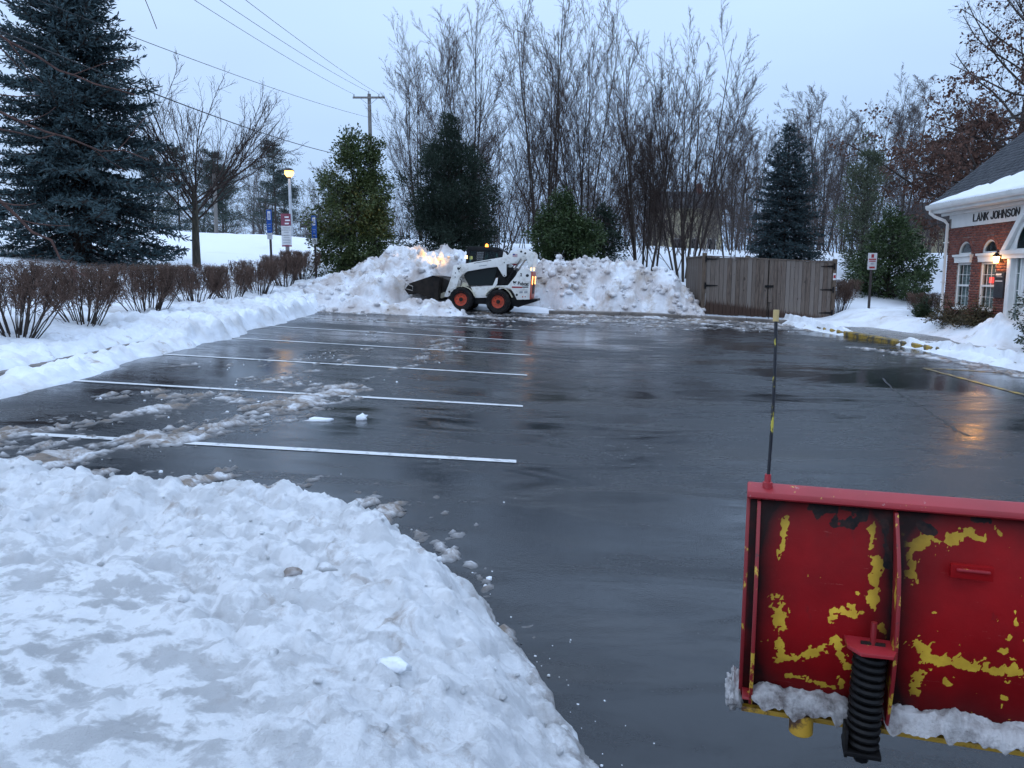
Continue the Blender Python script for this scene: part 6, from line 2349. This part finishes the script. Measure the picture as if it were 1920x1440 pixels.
blue_rows = [(0, .40, 'sign_blue', [(-.28, .28, .05, .13, 'print_white'), (-.28, -.14, .13, .30, 'print_white'), (.14, .28, .13, .30, 'print_white'), (-.28, .28, .30, .34, 'print_white'), (-.05, .05, .16, .27, 'print_white')]),
             (.41, .78, 'sign_blue', [(-.3, .3, .48, .50, 'print_grey'), (-.2, .2, .56, .58, 'print_grey'), (-.3, .3, .68, .70, 'print_grey')]),
             (.79, 1.0, 'sign_white', [(-.3, .3, .86, .88, 'print_grey')])]
sign_post('nearer blue and white parking sign on a dark post above the hedge', -8.36, 27, 4.15, .19, blue_rows, 'post_brown', .06, rot=-.15)
sign_post('farther blue and white parking sign in front of the loose green evergreen', -7.05, 27.9, 4.02, .19, blue_rows, 'post_brown', .06, rot=-.15)
big_rows = [(0, .68, 'sign_maroon', [(-.12, .30, .16, .24, 'print_white'), (-.08, .42, .34, .42, 'print_white'), (-.12, .30, .52, .60, 'print_white')]),
            (.70, .92, 'sign_white', [(-.35, .35, .78, .84, 'print_grey')]), (.95, 1.22, 'sign_white', [(-.25, .25, 1.03, 1.09, 'print_grey')]),
            (1.25, 1.78, 'sign_white', [(-.30, .30, 1.33, 1.38, 'print_grey'), (-.38, .38, 1.48, 1.53, 'print_grey'), (-.34, .34, 1.63, 1.68, 'print_grey')]), (1.79, 1.88, 'sign_maroon', [])]
big_rows = [(a_ * .76, b_ * .76, m_, [(p0, p1, p2 * .76, p3 * .76, pm2) for p0, p1, p2, p3, pm2 in pr2]) for a_, b_, m_, pr2 in big_rows]
sign_post('tall maroon and white notice board beside the lit street lamp post', -9.95, 34.5, 4.62, .44, big_rows, 'pole_wood', .14, name='notice_sign')
pk_rows = [(0, .53, 'sign_white', [(-.14, .14, .04, .15, 'print_red'), (-.40, .40, .18, .22, 'print_red'), (-.36, .36, .245, .275, 'print_red'), (-.18, .18, .31, .37, 'print_grey'), (-.30, .30, .43, .49, 'print_red')])]
sign_post('white and red reserved parking sign on a dark post in the snow beside the enclosure', 11.57, 25.0, 2.62, .29, pk_rows, 'post_brown', .06, name='parking_sign', zbase=.52)
# bare stub pole and signals across the road
T = thing('wooden_post', 'pale bare wooden pole standing beyond the road right of the vase shaped tree', 'pole', (-18.9, 50, tz(-18.9, 50)))
MB().tube([(0, 0, -.3), (.06, 0, 3.7)], [.13, .11], 10).build('pole', 'pole_wood', T, smooth=True)
T = thing('traffic_signal', 'traffic signal mast with two dark heads far beyond the street lamp', 'traffic signal', (-21.0, 84, 3.0))
MB().tube([(0, 0, -1), (0, 0, 5.2)], .12, 8).build('post', 'galvanised', T)
MB().tube([(0, 0, 4.6), (-2.8, 0, 4.9)], .06, 6).build('mast_arm', 'traffic_black', T)
for xx, zz in ((-1.2, 4.35), (-.35, 4.9)):
    MB().box(xx - .5, xx + .5, -.2, .2, zz - .22, zz + .22).build('signal_head', 'traffic_black', T, .03)
# far houses glimpsed between the trees
simple('siding_yellow', (.42, .37, .24), (.36, .31, .20), 2, .8)
simple('siding_grey', (.20, .20, .21), (.16, .16, .17), 2, .8)


def house(label, x, y, z, w_, d_, h, mt, rot):
    Hs = thing('house', label, 'house', (x, y, z), rot)
    MB().box(-w_ / 2, w_ / 2, -d_ / 2, d_ / 2, -1, h).build('wall', mt, Hs)
    rf = MB().prism([(-d_ / 2 - .4, h - .1), (d_ / 2 + .4, h - .1), (0, h + d_ * .32)], -w_ / 2 - .3, w_ / 2 + .3, 'x').build('roof', 'roof_shingle', Hs)
    MB().box(w_ * .2, w_ * .28, -.5, .3, h + .8, h + d_ * .32 + .8).build('chimney', 'brick', rf)
    for k in range(3):
        wn = MB().box(-w_ * .36 + k * w_ * .3, -w_ * .36 + k * w_ * .3 + 1.0, -d_ / 2 - .06, -d_ / 2 + .02, h * .35, h * .35 + 1.4).build('window', 'white_trim', Hs)
        MB().box(-w_ * .36 + k * w_ * .3 + .08, -w_ * .36 + k * w_ * .3 + .92, -d_ / 2 - .075, -d_ / 2 - .062, h * .35 + .08, h * .35 + 1.32).build('pane', 'tinted_glass', wn)


house('pale yellow house glimpsed behind the oak leaves', 37.5, 66, 2.2, 7, 7, 3.6, 'siding_yellow', .1)
house('pale yellow house glimpsed through the fanned bare tree', 18.5, 84, 2.0, 6, 6, 7.0, 'siding_yellow', .1)
house('grey house hidden behind the huge spruce', -56, 76, 3.2, 9, 7, 5.2, 'siding_grey', -.2)
